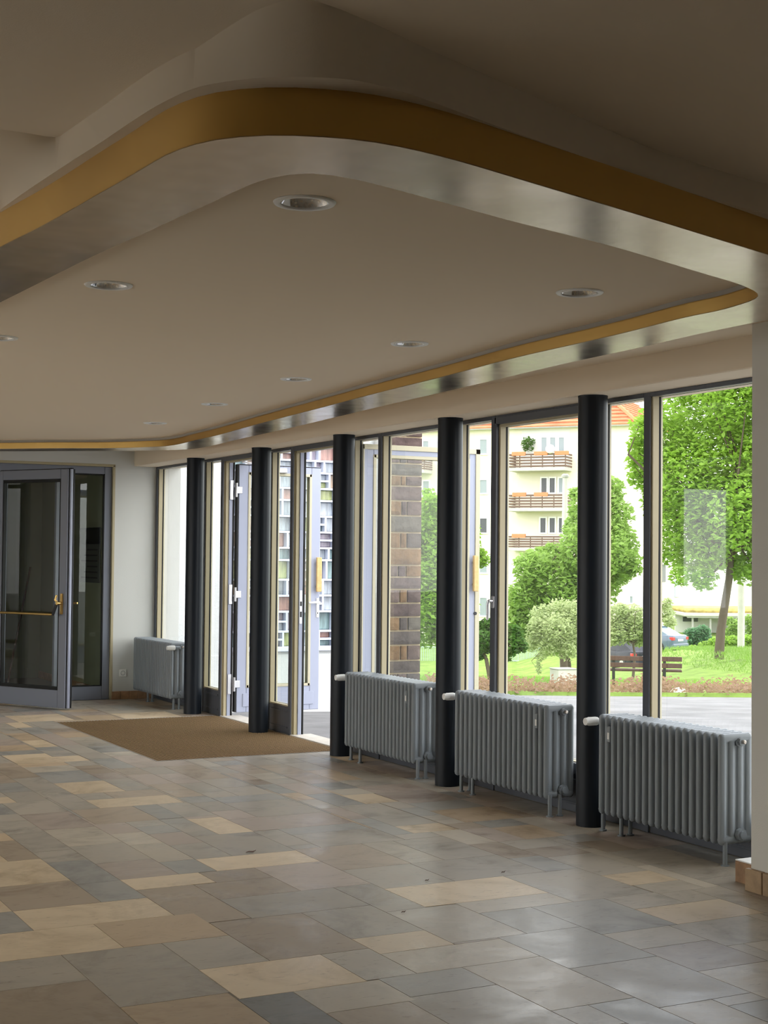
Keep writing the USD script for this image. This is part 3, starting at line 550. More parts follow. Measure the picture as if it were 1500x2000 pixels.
d3.part('leaf_glass', lf(sheet_y(.10, Lw-.10, .034, .20, lz1-.10)), door_glass)
d3.part('panic_bar', lf(tube([(.06, -.085, .985), (Lw-.10, -.085, .985)], .013, 14)), brass_bar, smooth=40)
d3.part('panic_arm', lf(join([tube([(Lw-.10, -.085, .975), (Lw-.075, -.055, 1.09)], .016, 10), tube([(.07, -.085, .975), (.06, -.05, 1.09)], .016, 10)])), black)
d3.part('handle_plate', lf(join([cbox(Lw-.075, Lw-.035, -.012, 0, .985, 1.20, .006), cyl((Lw-.055, -.0, 1.10), (Lw-.055, -.075, 1.10), .016, 14), tube([(Lw-.055, -.05, 1.10), (Lw-.085, -.07, 1.135), (Lw-.07, -.06, 1.185)], .012, 10)])), brass_bar, smooth=40)
d3.part('outer_lever', lf(tube([(Lw-.05, TH, 1.10), (Lw-.05, TH+.07, 1.10), (Lw+.01, TH+.085, 1.10)], .011, 10)), brass_bar, smooth=40)
# vestibule behind the far door
ve = Thing('wall_vestibule', (0, 0, 0), 'small vestibule seen behind the glazed far door', None, kind='structure')
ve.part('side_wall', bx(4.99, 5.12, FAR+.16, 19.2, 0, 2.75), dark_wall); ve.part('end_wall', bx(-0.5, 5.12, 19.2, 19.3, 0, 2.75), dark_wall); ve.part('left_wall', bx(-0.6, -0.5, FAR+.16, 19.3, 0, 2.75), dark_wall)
ve.part('vestibule_ceiling', bx(-0.6, 5.12, FAR+.1, 19.3, 2.70, 2.95), ceil_paint); ve.part('skirting', bx(4.975, 4.99, FAR+.16, 19.2, 0, .09), tile_base); ve.part('vestibule_floor', bx(-.6, 5.0, FAR, 19.2, -.02, -.002), ST['B'])
nb = Thing('notice_board', (4.985, 16.9, 1.5), 'dark notice panel on the vestibule wall behind the side pane', 'notice board')
nb.part('panel', cbox(4.970, 4.988, 16.55, 17.35, 1.28, 1.92, .004), paper); nb.part('header', cbox(4.968, 4.975, 16.55, 17.35, 1.73, 1.92, .002), ink)
nb.part('text_lines', join([bx(4.9695, 4.973, 16.62, 17.28-(k % 3)*.12, 1.33+k*.065, 1.345+k*.065) for k in range(6)]), ink)
bm = Thing('broom', (4.15, 17.1, 0), 'thin-handled broom leaning behind the glass of the far door', 'broom')
bm.part('handle', tube([(4.05, 17.0, .10), (4.42, 17.5, 1.45)], .012, 10), bench_wood); bm.part('head', cbox(3.92, 4.18, 16.95, 17.05, .0, .10, .01), black)
# socket on the far wall
so = Thing('wall_socket', (5.10, FAR, 0.29), 'white power socket low on the far wall', 'socket')
so.part('plate', cbox(5.058, 5.142, FAR-.012, FAR, .248, .332, .004), white_pl); so.part('recess', lathe_between(np.array([5.10, FAR-.012, .29]), np.array([5.10, FAR-.001, .29]), [(.026, -.05), (.022, 0.0), (.021, .8), (.001, .8)], 24, False), win_pale, smooth=30)
so.part('pin_hole', join([cyl((5.10+s*.0095, FAR-.006, .29), (5.10+s*.0095, FAR-.002, .29), .003, 8) for s in (-1, 1)]), black)

# ================================================================== RADIATORS AND MAT
def capsule(p0, p1, r, n=10, sy=1.0):
    s = m3.Manifold.sphere(r, n).scale((1, sy, 1)) if sy != 1 else m3.Manifold.sphere(r, n)
    return m3.Manifold.batch_hull([s.translate(tuple(p0)), s.translate(tuple(p1))])
RD, RH, RZ = 0.215, 0.588, 0.106              # depth, height, underside
def vbox(x0, x1, y0, y1, z0, z1): return m3.Manifold.cube((x1-x0, y1-y0, z1-z0)).translate((x0, y0, z0))
def section_mesh():
    parts = []; hw = 0.0175
    for k in range(4):
        xx = hw+.004+k*(RD-2*(hw+.004))/3
        parts.append(capsule((xx, 0, .024), (xx, 0, RH-.024), .0235, 14, .86))
    parts.append(vbox(.012, RD-.012, -.006, .006, .02, RH-.02))
    for zz, rr in ((.030, .025), (RH-.026, .024)):
        a, b = m3.Manifold.sphere(rr, 12).scale((1, .96, 1)), None
        parts.append(m3.Manifold.batch_hull([a.translate((rr-.003, 0, zz)), a.translate((RD-rr+.003, 0, zz))]))
    u = m3.Manifold.batch_boolean(parts, m3.OpType.Add) if hasattr(m3.Manifold, 'batch_boolean') else sum(parts[1:], parts[0])
    return vf(u)
SEC = section_mesh()
def radiator(y_near, y_far, nsec, label, badge, valve_far=True, xf=5.200, legs=()):
    t = Thing('radiator', (xf+RD/2, (y_near+y_far)/2, 0), label, 'radiator', 'column radiators along the windows'); pitch = (y_far-y_near)/nsec
    sc = pitch/.060
    for k in range(nsec):
        yy = y_near+(k+.5)*pitch
        t.part('section', (SEC[0]*[1, sc*1.02, 1]+[xf, yy, RZ], SEC[1]), rad_paint, smooth=50)
    for zz in (RZ+.05, RZ+RH-.05):
        t.part('header_pipe', cyl((xf+RD*.55, y_near+.005, zz), (xf+RD*.55, y_far-.005, zz), .021, 14), rad_paint, smooth=30)
    t.part('bottom_plug', join([cyl((xf+RD*.58, y_near+.012, RZ+.055), (xf+RD*.58, y_near-.012, RZ+.055), .033, 8), cyl((xf+RD*.58, y_near-.010, RZ+.055), (xf+RD*.58, y_near-.024, RZ+.055), .021, 16)]), rad_paint, smooth=30)
    bp_ = t.part('bleed_plug', join([cyl((xf+RD*.58, y_near+.012, RZ+RH-.045), (xf+RD*.58, y_near-.014, RZ+RH-.045), .023, 8)]), rad_paint, smooth=30)
    bp_.part('bleed_valve', cyl((xf+RD*.58, y_near-.012, RZ+RH-.045), (xf+RD*.58, y_near-.034, RZ+RH-.045), .011, 12, .003), plug_m, smooth=30)
    for (lx, ly) in legs: t.part('leg', join([cyl((lx, ly, .0), (lx, ly, RZ+.03), .0125, 12), cyl((lx, ly, 0), (lx, ly, .008), .022, 14)]), rad_paint, smooth=30)
    vy = y_far+.012 if valve_far else y_near-.012
    vz = RZ+RH-.05; sg = 1 if valve_far else -1
    vb = t.part('valve_body', join([cyl((xf+.09, vy-sg*.01, vz), (xf+.09, vy+sg*.03, vz), .017, 12), cyl((xf+.09, vy+sg*.03, vz), (xf+.035, vy+sg*.03, vz), .017, 12)]), rad_paint, smooth=30)
    hd = [(.015, 0), (.024, .04), (.026, .15), (.026, .72), (.023, .8), (.022, 1.0)]
    vb.part('thermostat_head', lathe_between(np.array([xf+.035, vy+sg*.03, vz]), np.array([xf-.055, vy+sg*.03, vz]), hd, 22), white_pl, smooth=35)
    if badge is not None:
        by = y_near+badge*pitch
        hm = t.part('heat_meter', cbox(xf-.004, xf+.012, by-.015, by+.015, RZ+RH-.155, RZ+RH-.065, .003), rad_paint)
        hm.part('display_window', cbox(xf-.006, xf-.003, by-.009, by+.009, RZ+RH-.14, RZ+RH-.10, .001), white_pl)
    return t
radiator(6.095, 7.212, 19, 'grey column radiator nearest the viewer, beside the right wall', 17, legs=[(5.235, 6.115), (5.245, 7.03), (5.25, 7.215), (5.31, 7.03)])
radiator(7.737, 8.893, 19, 'grey column radiator between the two nearest black columns', 2, legs=[(5.225, 7.74), (5.30, 7.74), (5.225, 8.67), (5.23, 8.83), (5.30, 8.83)])
radiator(9.465, 10.620, 20, 'grey column radiator just right of the open doorway', 2, legs=[(5.235, 9.46), (5.30, 9.46), (5.23, 10.38), (5.24, 10.56)])
radiator(14.735, 15.975, 21, 'small-looking grey radiator in the far corner by the end wall', None, valve_far=False, legs=[(5.25, 14.76), (5.31, 14.76), (5.26, 15.62), (5.31, 15.62)])

mat_o = Thing('door_mat', (4.63, 12.56, 0), 'large ribbed brown door mat set into the floor at the doorway', 'door mat')
mat_brown = paint('mat_brown', (0.27, 0.185, 0.105), 0.95, 0.1, bump=0.004, bscale=220, var=0.25, vscale=60)
mat_gap = paint('mat_gap', (0.085, 0.055, 0.032), 0.95, 0.1)
mat_o.part('backing', bx(MAT[0], MAT[1], MAT[2], MAT[3], -.012, -.006), mat_gap)
nr = 52; pw = (MAT[1]-MAT[0]-.01)/nr
for k in range(nr):
    a = MAT[0]+.005+k*pw; mat_o.part('rib', cbox(a, a+pw*.66, MAT[2]+.006, MAT[3]-.006, -.008, .003, .0025), mat_brown)
mat_o.part('edge_strip', join([cbox(MAT[0]-.004, MAT[0]+.003, MAT[2], MAT[3], -.01, .003, .001), cbox(MAT[0], MAT[1], MAT[2]-.004, MAT[2]+.003, -.01, .003, .001), cbox(MAT[0], MAT[1], MAT[3]-.003, MAT[3]+.004, -.01, .003, .001)]), gutter_m)
# leaf litter on the floor
for k, (px, py, lab) in enumerate([(490, 1665, 'dry brown leaf on the floor beside a pale slab, left of centre'), (834, 1721, 'tiny dark leaf scrap on the grey slabs in front of the nearest column'), (788, 1783, 'tiny dark leaf scrap on the grey floor, nearest the bottom centre'), (983, 1705, 'tiny dark leaf scrap in front of the nearest column')]):
    p = onplane(px, py, 2, 0.0); s = .03 if k == 0 else .012
    vv = np.array([(-s, 0, .002), (-s*.3, s*.35, .006), (s*.5, s*.3, .004), (s, 0, .009), (s*.3, -s*.35, .003), (-s*.4, -s*.3, .005)])+[p[0], p[1], 0]; top = vv+[0, 0, .002]
    ff = [(0, 1, 5), (1, 4, 5), (1, 2, 4), (2, 3, 4)]
    single('dry_leaf', (np.vstack([vv, top]), np.array(ff+[(a+6, c+6, b+6) for a, b, c in ff]+[q for i in range(6) for q in ((i, (i+1) % 6, i+6), ((i+1) % 6, (i+1) % 6+6, i+6))])), rail_wood, lab, 'leaf')

# ================================================================== OUTSIDE
prof_d = np.array([0, 12, 18, 30, 37, 60, 80, 104, 170]); prof_z = np.array([-.035, -.06, -.18, -1.0, -1.55, -1.97, -3.35, -3.3, -3.3])
def zg(x, y):
    d = x*fw[0]+y*fw[1]; l = x*rt0[0]+y*rt0[1]; t = np.clip((12.5-l)/1.6, 0, 1); t = t*t*(3-2*t)   # a dip to the left of the big maple
    return np.interp(d, prof_d, prof_z)-t*np.interp(d, [40, 50, 58, 84, 110], [.15, .8, 1.25, 1.75, 1.5])
def terrain(d0, d1, l0, l1, nd, nl, lift=0.0, bumps=0.0):
    d, l = np.meshgrid(np.linspace(d0, d1, nd), np.linspace(l0, l1, nl), indexing='ij'); X = d*fw[0]+l*rt0[0]; Y = d*fw[1]+l*rt0[1]
    Z = zg(X, Y)+lift
    if bumps: Z = Z+bumps*(meshkit.fbm(np.stack([X, Y, X*0], -1)*0.6, 3)-.5)
    idx = np.arange(nd*nl).reshape(nd, nl); q = np.stack([idx[:-1, :-1], idx[:-1, 1:], idx[1:, 1:], idx[1:, :-1]], -1).reshape(-1, 4)
    return np.stack([X, Y, Z], -1).reshape(-1, 3), q[:, ::-1]
tv, tf = vf(terrain(-20, 36, -45, 60, 66, 60)); cen = tv[tf].mean(1)
keep = ~((cen[:, 0] < 4.5)&(cen[:, 0] > -8)&(cen[:, 1] > -7)&(cen[:, 1] < 18.5))
single('asphalt_forecourt', (tv, tf[keep]), asphalt, 'sunlit grey asphalt forecourt outside the windows', None, kind='structure', smooth=True)
lw = terrain(30.2, 170, -90, 110, 90, 60, 0.07, 0.10); lw[0][60:120] = lw[0][:60]+[.03*fw[0], .03*fw[1], 0]; lw[0][:60, 2] -= .3   # the lawn's edge runs down into the ground
single('lawn', lw, grass_m, 'bright green lawn beyond the asphalt', None, kind='structure', smooth=True)
def blades(n, d0, d1, l0, l1, h, w, seed, lean=.5):
    r = np.random.default_rng(seed); d = r.uniform(d0, d1, n); l = r.uniform(l0, l1, n); X = d*fw[0]+l*rt0[0]; Y = d*fw[1]+l*rt0[1]; Z = zg(X, Y)+.02
    a = r.uniform(0, 2*np.pi, n); hh = h*r.uniform(.5, 1.2, n); dx, dy = np.cos(a)*w, np.sin(a)*w; tx, ty = X+r.normal(0, lean*h, n), Y+r.normal(0, lean*h, n)
    V = np.stack([np.stack([X-dx, Y-dy, Z], -1), np.stack([X+dx, Y+dy, Z], -1), np.stack([tx, ty, Z+hh], -1)], 1).reshape(-1, 3)
    return V, np.arange(3*n).reshape(-1, 3)
single('grass', blades(42000, 36, 66, -3, 19, .16, .018, 3), blade_m, 'long bright grass growing on the lawn', 'grass', kind='stuff')

def leaves(centers, n, size, seed, flat=.3):
    """Folded leaf pairs scattered through blobs (cx,cy,cz,rx,ry,rz)."""
    r = np.random.default_rng(seed); c = np.array(centers, float); vol = (c[:, 3]*c[:, 4]*c[:, 5])**.67; k = r.choice(len(c), n, p=vol/vol.sum())
    u = r.normal(size=(n, 3)); u /= np.linalg.norm(u, axis=1, keepdims=True); rad = r.uniform(0.2, 1.3, n)**.55
    P = c[k, :3]+u*rad[:, None]*c[k, 3:]
    ax = r.normal(size=(n, 3)); ax[:, 2] *= flat*1.5; ax /= np.linalg.norm(ax, axis=1, keepdims=True)
    nn = r.normal(size=(n, 3)); nn[:, 2] = np.abs(nn[:, 2])+.6; b = np.cross(nn, ax); b /= np.linalg.norm(b, axis=1, keepdims=True)
    s = size*r.uniform(.6, 1.3, n)[:, None]; up = np.cross(ax, b)*s*.25
    V = np.stack([P-ax*s, P+b*s*.55+up, P+ax*s, P-b*s*.55+up], 1).reshape(-1, 3); i = np.arange(n)[:, None]*4
    return V, np.vstack([i+[0, 2, 1], i+[0, 3, 2]])
def tree(name, label, cat, base, trunk_pts, trunk_r, blobs, n, size, mat, seed, group=None, twigs=14):
    t = Thing(name, base, label, cat, group)
    if trunk_pts is not None: t.part('trunk', tube(trunk_pts, trunk_r, 9), bark, smooth=True)
    r = np.random.default_rng(seed+100); top = np.asarray(trunk_pts[-1]) if trunk_pts is not None else np.asarray(base)
    br_ = []
    for k in range(twigs):
        bl = blobs[r.integers(len(blobs))]; e = np.array(bl[:3])+r.normal(size=3)*np.array(bl[3:])*.45; m = (top+e)/2+r.normal(size=3)*.15*np.linalg.norm(e-top)
        r0 = (trunk_r[-1] if np.ndim(trunk_r) else trunk_r)*.6; br_.append(tube([top-[0, 0, .05], m, e], [r0, r0*.55, r0*.2], 6))
    if br_: t.part('branches', join(br_), bark, smooth=True)
    t.part('foliage', leaves(blobs, n, size, seed), mat, kind='stuff'); return t
def blobset(items, d, dd, seed):
    """items: picture-surveyed crown lobes (px, py, radius in px) at distance d with depth spread dd."""
    r = np.random.default_rng(seed); out = []
    for px, py, rp in items:
        q = d+r.uniform(-dd, dd); c = at(px, py, q); R = rp/F_PX*q; out.append((*c, R, R*1.05, R*.92))
    return out
# big maple at the right
T1D = 56.0; b1 = at(1404, 1268, T1D); b1[2] = zg(b1[0], b1[1])
lob = [(1300, 850, 60), (1360, 800, 70), (1440, 770, 75), (1280, 920, 50), (1340, 930, 70), (1410, 900, 85), (1470, 870, 80), (1330, 1010, 60), (1400, 1000, 70), (1460, 1000, 75), (1300, 1070, 34), (1350, 1090, 42), (1385, 1070, 45), (1440, 1070, 55), (1268, 830, 34), (1252, 870, 26), (1530, 900, 90), (1540, 1020, 85), (1560, 780, 100), (1480, 700, 90), (1390, 720, 80), (1375, 1130, 24), (1465, 1110, 34), (1250, 930, 22), (1285, 985, 30), (1240, 900, 16), (1420, 640, 90), (1330, 1125, 20)]
tree('maple_tree', 'tall leafy maple filling the nearest window at right', 'tree', b1, [b1-[0, 0, .2], at(1408, 1230, T1D), at(1416, 1180, T1D), at(1424, 1130, T1D), at(1428, 1080, T1D)], [.19, .165, .15, .135, .13], blobset(lob, T1D, 2.2, 1), 46000, .118, leaf_bright, 21, twigs=40)
# tree behind the nearest column
T2D = 50.0; b2 = at(1105, 1275, T2D); b2[2] = zg(b2[0], b2[1])
lob2 = [(1158, 985, 40), (1185, 1010, 46), (1138, 1035, 34), (1160, 1070, 60), (1078, 1092, 32), (1210, 1060, 34), (1225, 1100, 26), (1040, 1110, 34), (1090, 1140, 60), (1150, 1140, 55), (1200, 1110, 36), (1020, 1160, 28), (1050, 1190, 45), (1110, 1200, 50), (1010, 1210, 26), (1030, 1240, 30), (1090, 1240, 40), (1124, 1000, 13), (1124, 965, 13), (1238, 1112, 14), (1190, 960, 28), (1010, 1180, 22), (1200, 1130, 20)]
tree('lime_tree', 'dense light green tree behind the nearest black column', 'tree', b2, [b2-[0, 0, .2], at(1100, 1220, T2D), at(1120, 1120, T2D), at(1150, 1040, T2D)], [.17, .14, .11, .07], blobset(lob2, T2D, 1.4, 2), 24000, .098, leaf_mid, 22, twigs=24)
# tree left, past the stone pier
T0D = 40.0; b0 = at(870, 1290, T0D); b0[2] = zg(b0[0], b0[1])
lob0 = [(840, 985, 20), (830, 1020, 34), (870, 1010, 40), (830, 1070, 44), (880, 1070, 46), (925, 1085, 22), (940, 1093, 16), (825, 1130, 44), (880, 1130, 45), (845, 1180, 44), (890, 1190, 40), (835, 1230, 34), (880, 1240, 35), (800, 1090, 44), (800, 1180, 40), (838, 965, 12), (905, 1045, 30)]
tree('garden_tree', 'bright green tree seen just right of the stone pier', 'tree', b0, [b0-[0, 0, .2], at(872, 1230, T0D), at(862, 1150, T0D), at(868, 1080, T0D)], [.12, .10, .08, .05], blobset(lob0, T0D, .9, 3), 15000, .082, leaf_bright, 23, twigs=20)
# shrubs
S1D = 38.0; s1 = at(962, 1300, S1D); s1[2] = zg(s1[0], s1[1])
tree('dark_shrub', 'dark green shrub with leaning stem left of the pale bush', 'shrub', s1, [s1-[0, 0, .1], at(950, 1288, S1D), at(940, 1268, S1D), at(948, 1245, S1D)], [.06, .05, .045, .03], blobset([(940, 1235, 20), (945, 1255, 22), (968, 1250, 24), (995, 1260, 22), (930, 1265, 14), (1000, 1240, 20), (950, 1220, 12), (1015, 1262, 14), (985, 1280, 14), (937, 1280, 10)], S1D, .4, 4), 3600, .07, leaf_dark, 24)
S2D = 41.0; s2 = at(1115, 1312, S2D); s2[2] = zg(s2[0], s2[1])
tree('variegated_bush', 'pale cream and green bush left of the nearest column', 'shrub', s2, [s2-[0, 0, .1], at(1112, 1290, S2D), at(1095, 1260, S2D), at(1090, 1235, S2D)], [.05, .045, .035, .02], blobset([(1060, 1205, 24), (1095, 1195, 26), (1130, 1200, 30), (1050, 1235, 22), (1085, 1230, 32), (1125, 1240, 30), (1040, 1258, 16), (1070, 1262, 22), (1110, 1268, 22), (1055, 1282, 10), (1150, 1230, 30), (1048, 1218, 14), (1052, 1300, 7), (1053, 1312, 5)], S2D, .5, 5), 6500, .055, leaf_pale, 25)
S3D = 46.0; s3 = at(1235, 1300, S3D); s3[2] = zg(s3[0], s3[1])
tree('variegated_bush', 'pale cream and green bush behind the park bench', 'shrub', s3, [s3-[0, 0, .1], at(1240, 1280, S3D), at(1236, 1255, S3D)], [.05, .04, .025], blobset([(1205, 1205, 26), (1235, 1205, 24), (1205, 1236, 24), (1225, 1228, 26), (1240, 1240, 22), (1262, 1232, 24), (1248, 1252, 12), (1200, 1252, 10), (1298, 1198, 18), (1308, 1215, 12), (1300, 1180, 12), (1185, 1230, 20), (1215, 1190, 12)], S3D, .5, 6), 7000, .06, leaf_pale, 26)
S4D = 84.0
def at_ground(px, py, d): p = at(px, py, d); p[2] = zg(p[0], p[1]); return p
tree('round_bush', 'bluish green rounded bush in front of the carport', 'shrub', at_ground(1362, 1262, S4D), None, .03, blobset([(1352, 1240, 14), (1372, 1235, 14), (1362, 1250, 14), (1343, 1252, 9), (1382, 1250, 9)], S4D, .3, 7), 2200, .10, leaf_blue, 27, twigs=0)
S5D = 78.0
tree('low_hedge', 'low bright green hedge between car and lamp post', 'hedge', at_ground(1410, 1268, S5D), None, .03, blobset([(1355, 1268, 8), (1375, 1264, 11), (1395, 1260, 14), (1415, 1258, 15), (1435, 1257, 16), (1455, 1256, 17), (1475, 1255, 17)], S5D, .3, 8), 3400, .09, leaf_bright, 28, twigs=0)
S6D = 92.0
tree('ivy_screen', 'dark green climber at the carport behind the lamp post', 'climber', at_ground(1432, 1250, S6D), None, .03, blobset([(1425, 1215, 10), (1437, 1222, 12), (1428, 1236, 12), (1470, 1215, 16), (1475, 1235, 16)], S6D, .3, 9), 2400, .10, leaf_mid, 29, twigs=0)
gc = []
def cover(n, d0, d1, l0, l1, h, seed):
    r = np.random.default_rng(seed); d = r.uniform(d0, d1, n); l = r.uniform(l0, l1, n); X = d*fw[0]+l*rt0[0]; Y = d*fw[1]+l*rt0[1]; hh = h*(.4+.9*meshkit.noise(np.stack([X, Y, X*0], -1)*1.6, 5))
    return leaves(np.stack([X, Y, zg(X, Y)+hh*.5, hh*.6, hh*.6, hh*.6], -1), n*4, .05, seed+1)
single('ground_cover', cover(1900, 30.25, 34.0, 1.0, 8.4, .33, 31), leaf_cover, 'reddish brown and green ground cover at the edge of the asphalt', 'ground cover', kind='stuff')
rock = trimesh.creation.icosphere(2, .22); rv = np.array(rock.vertices)*(1+.35*(meshkit.noise(np.array(rock.vertices)*7)-.5)[:, None])*[.85, .6, .45]
rp = at_ground(1326, 1342, 31.2); single('boulder', (rv+rp+[0, 0, .08], rock.faces), concrete, 'pale boulder at the edge of the planting', 'stone', smooth=40)

# bench seen from behind
BD = 36.5; bl, br2 = at_ground(1170, 1340, BD), at_ground(1332, 1340, BD-.3); bu = (br2-bl)[:2]; BL = np.linalg.norm(bu); bu /= BL; bn = np.array([bu[1], -bu[0]])
if bn @ fw[:2] > 0: bn = -bn      # towards the viewer: the back of the bench
RB = np.array([[bu[0], bn[0], 0], [bu[1], bn[1], 0], [0, 0, 1.]])
def bb_(mesh): return xform(mesh, RB, bl)
bench = Thing('park_bench', (*((bl+br2)/2)[:2], bl[2]), 'dark brown slatted park bench seen from behind', 'bench')
zsl = [(1281, 1290), (1294, 1303)]
hz0 = bl[2]
for a, b in zsl:
    za, zb = at(1250, b, BD)[2]-hz0, at(1250, a, BD)[2]-hz0; bench.part('back_slat', bb_(cbox(0, BL, -.02, .02, za, zb, .008)), bench_wood)
sz = at(1250, 1311, BD)[2]-hz0
for k in range(3): bench.part('seat_slat', bb_(cbox(0, BL, -.14-k*.13, -.03-k*.13, sz, sz+.05, .008)), bench_wood)
for xx in (.35, BL-.42): bench.part('support', bb_(join([cbox(xx-.035, xx+.035, -.03, .0, 0, .85, .006), cbox(xx-.035, xx+.035, -.42, -.02, sz-.05, sz, .006), cbox(xx-.035, xx+.035, -.42, -.37, 0, sz-.02, .006)])), black)
# lamp posts
for (px, yb, yt, d, r0, lab) in ((1102, 1290, 932, 62, .13, 'tall pale concrete post in front of the apartment block'), (1450, 1268, 1128, 63, .15, 'pale grey lamp post in front of the carport, right of the maple trunk')):
    p = at_ground(px-3, yb, d); q = at(px+2, yt if yt > 1000 else yt, d); lp = Thing('lamp_post', p, lab, 'lamp post')
    if px > 1400: q = at(px+4, 600, d)
    lp.part('post', tube([p-[0, 0, .2], (p+q)/2, q], [r0, r0*.93, r0*.85], 14), concrete, smooth=True); lp.part('cap', lathe_between(q, q+[0, 0, .14], [(r0*1.25, 0), (r0*1.25, .6), (r0*.7, 1.0)], 14), gutter_m)
# concrete box by the bush
p = at_ground(1100, 1318, 39.0); cbx = Thing('planter_box', p, 'square concrete box standing in the grass under the pale bush', 'box'); Rb = rotz(.35-YAW)
cbx.part('box', xform(cbox(-.27, .27, -.25, .25, 0, .46, .015), Rb, p), concrete); cbx.part('lid', xform(cbox(-.285, .285, -.265, .265, .46, .49, .01), Rb, p), gutter_m)
# street fence
fa, fb_ = at_ground(985, 1290, 94), at_ground(1062, 1288, 94); fd = fb_-fa; fn = Thing('railing', fa, 'pale blue railing along the street behind the bushes', 'railing')
fn.part('top_rail', tube([fa+[0, 0, .95], fb_+[0, 0, .95]], .03, 6), fence_m); fn.part('bottom_rail', tube([fa+[0, 0, .12], fb_+[0, 0, .12]], .03, 6), fence_m)
for k in range(26): q = fa+fd*(k+.5)/26; fn.part('baluster', tube([q+[0, 0, .1], q+[0, 0, .95]], .02, 5), fence_m)
q0, q1 = at_ground(806, 1300, 94), at_ground(866, 1297, 94); fn2 = Thing('railing', q0, 'pale railing behind the garden tree by the stone pier', 'railing'); fn2.part('top_rail', tube([q0+[0, 0, .95], q1+[0, 0, .95]], .03, 6), fence_m)
for k in range(16): q = q0+(q1-q0)*(k+.5)/16; fn2.part('baluster', tube([q, q+[0, 0, .95]], .02, 5), fence_m)

# cars
def car(name, label, pos, yaw, paint_m, L=4.4, W=1.76, pane=None):
    t = Thing(name, pos, label, 'car'); R = rotz(yaw)
    def put(m): return xform(m, R, pos)
    def loft(sects): # cross sections (x, half width, z list) -> closed skin
        n = len(sects[0]); V = np.vstack(sects); Fq = [(i*n+j, i*n+(j+1) % n, (i+1)*n+(j+1) % n, (i+1)*n+j) for i in range(len(sects)-1) for j in range(n)]
        v, f = vf((V, np.array(Fq))); c0, c1 = sects[0].mean(0), sects[-1].mean(0); v = np.vstack([v, c0, c1]); m = len(sects)
        f = np.vstack([f, [(len(v)-2, (j+1) % n, j) for j in range(n)], [(len(v)-1, (m-1)*n+j, (m-1)*n+(j+1) % n) for j in range(n)]]); return v, f
    def sec(x, hw, z0, z1, tuck=.9):
        zm = z0+(z1-z0)*.55; return np.array([(x, -hw*.92, z0), (x, -hw, zm), (x, -hw*tuck, z1-.04), (x, -hw*tuck*.9, z1), (x, hw*tuck*.9, z1), (x, hw*tuck, z1-.04), (x, hw, zm), (x, hw*.92, z0)])
    hw = W/2   # +x is the front
    body = loft([sec(-L/2, hw*.80, .42, .88), sec(-L/2+.08, hw*.93, .24, .93), sec(-L/2+.5, hw, .20, .96), sec(-.9, hw, .20, .93), sec(.6, hw, .20, .92), sec(1.1, hw, .20, .88), sec(L/2-.35, hw*.97, .22, .76), sec(L/2-.06, hw*.88, .28, .66), sec(L/2, hw*.75, .36, .56)])
    t.part('body', put(body), paint_m, smooth=35)
    def csec(x, wb, zt): return np.array([(x, -wb, .90), (x, -wb*.80, zt), (x, wb*.80, zt), (x, wb, .90)])
    t.part('greenhouse', put(loft([csec(-L/2+.38, hw*.90, .945), csec(-L/2+1.25, hw*.90, 1.37), csec(-.2, hw*.90, 1.415), csec(.35, hw*.90, 1.36), csec(1.15, hw*.88, .92)])), pane or car_glass, smooth=30)
    t.part('roof', put(loft([sec(-L/2+1.15, hw*.73, 1.345, 1.385, .95), sec(-.5, hw*.75, 1.38, 1.435, .95), sec(.35, hw*.73, 1.345, 1.385, .95)])), paint_m, smooth=35)
    for sx in (-L/2+.82, L/2-.82):
        for sy in (-1, 1):
            w = t.part('wheel', put(lathe_between(np.array([sx, sy*(hw-.16), .31]), np.array([sx, sy*(hw+.01), .31]), [(.30, 0), (.315, .2), (.315, .85), (.29, 1.0)], 22)), black, smooth=40)
            w.part('wheel_rim', put(lathe_between(np.array([sx, sy*(hw-.02), .31]), np.array([sx, sy*(hw+.016), .31]), [(.2, 0), (.2, 1.0)], 18)), steel)
    for sy in (-1, 1): t.part('tail_light', put(cbox(-L/2-.01, -L/2+.2, sy*hw*.62, sy*hw*.90, .68, .85, .02)), tail_red)
    t.part('number_plate', put(cbox(-L/2-.025, -L/2+.02, -.26, .26, .62, .73, .01)), win_white); t.part('bumper', put(cbox(-L/2-.05, -L/2+.25, -hw*.88, hw*.88, .30, .50, .05)), paint_m, smooth=35)
    return t
cp = at(1318, 1274, 79); cp[2] = zg(cp[0], cp[1])
rear = at(1327, 1274, 79)
hd_ = YAW  # heading: away and to the left
vdir = -rt0*math.sin(math.radians(47))+fw*math.cos(math.radians(47))
cc_ = at(1326, 1274, 79)+vdir*2.1; cc_[2] = at(1326, 1275, 79)[2]
car('blue_car', 'blue-grey saloon car parked beyond the lawn, seen from the rear right', cc_, math.atan2(vdir[1], vdir[0]), car_blue)
c2 = at(1222, 1322, 71); c2[2] = zg(c2[0], c2[1])
car('dark_car', 'dark car parked low behind the park bench', c2, math.atan2(fw[1], fw[0])+.35, car_dark, 4.0, pane=car_dark)

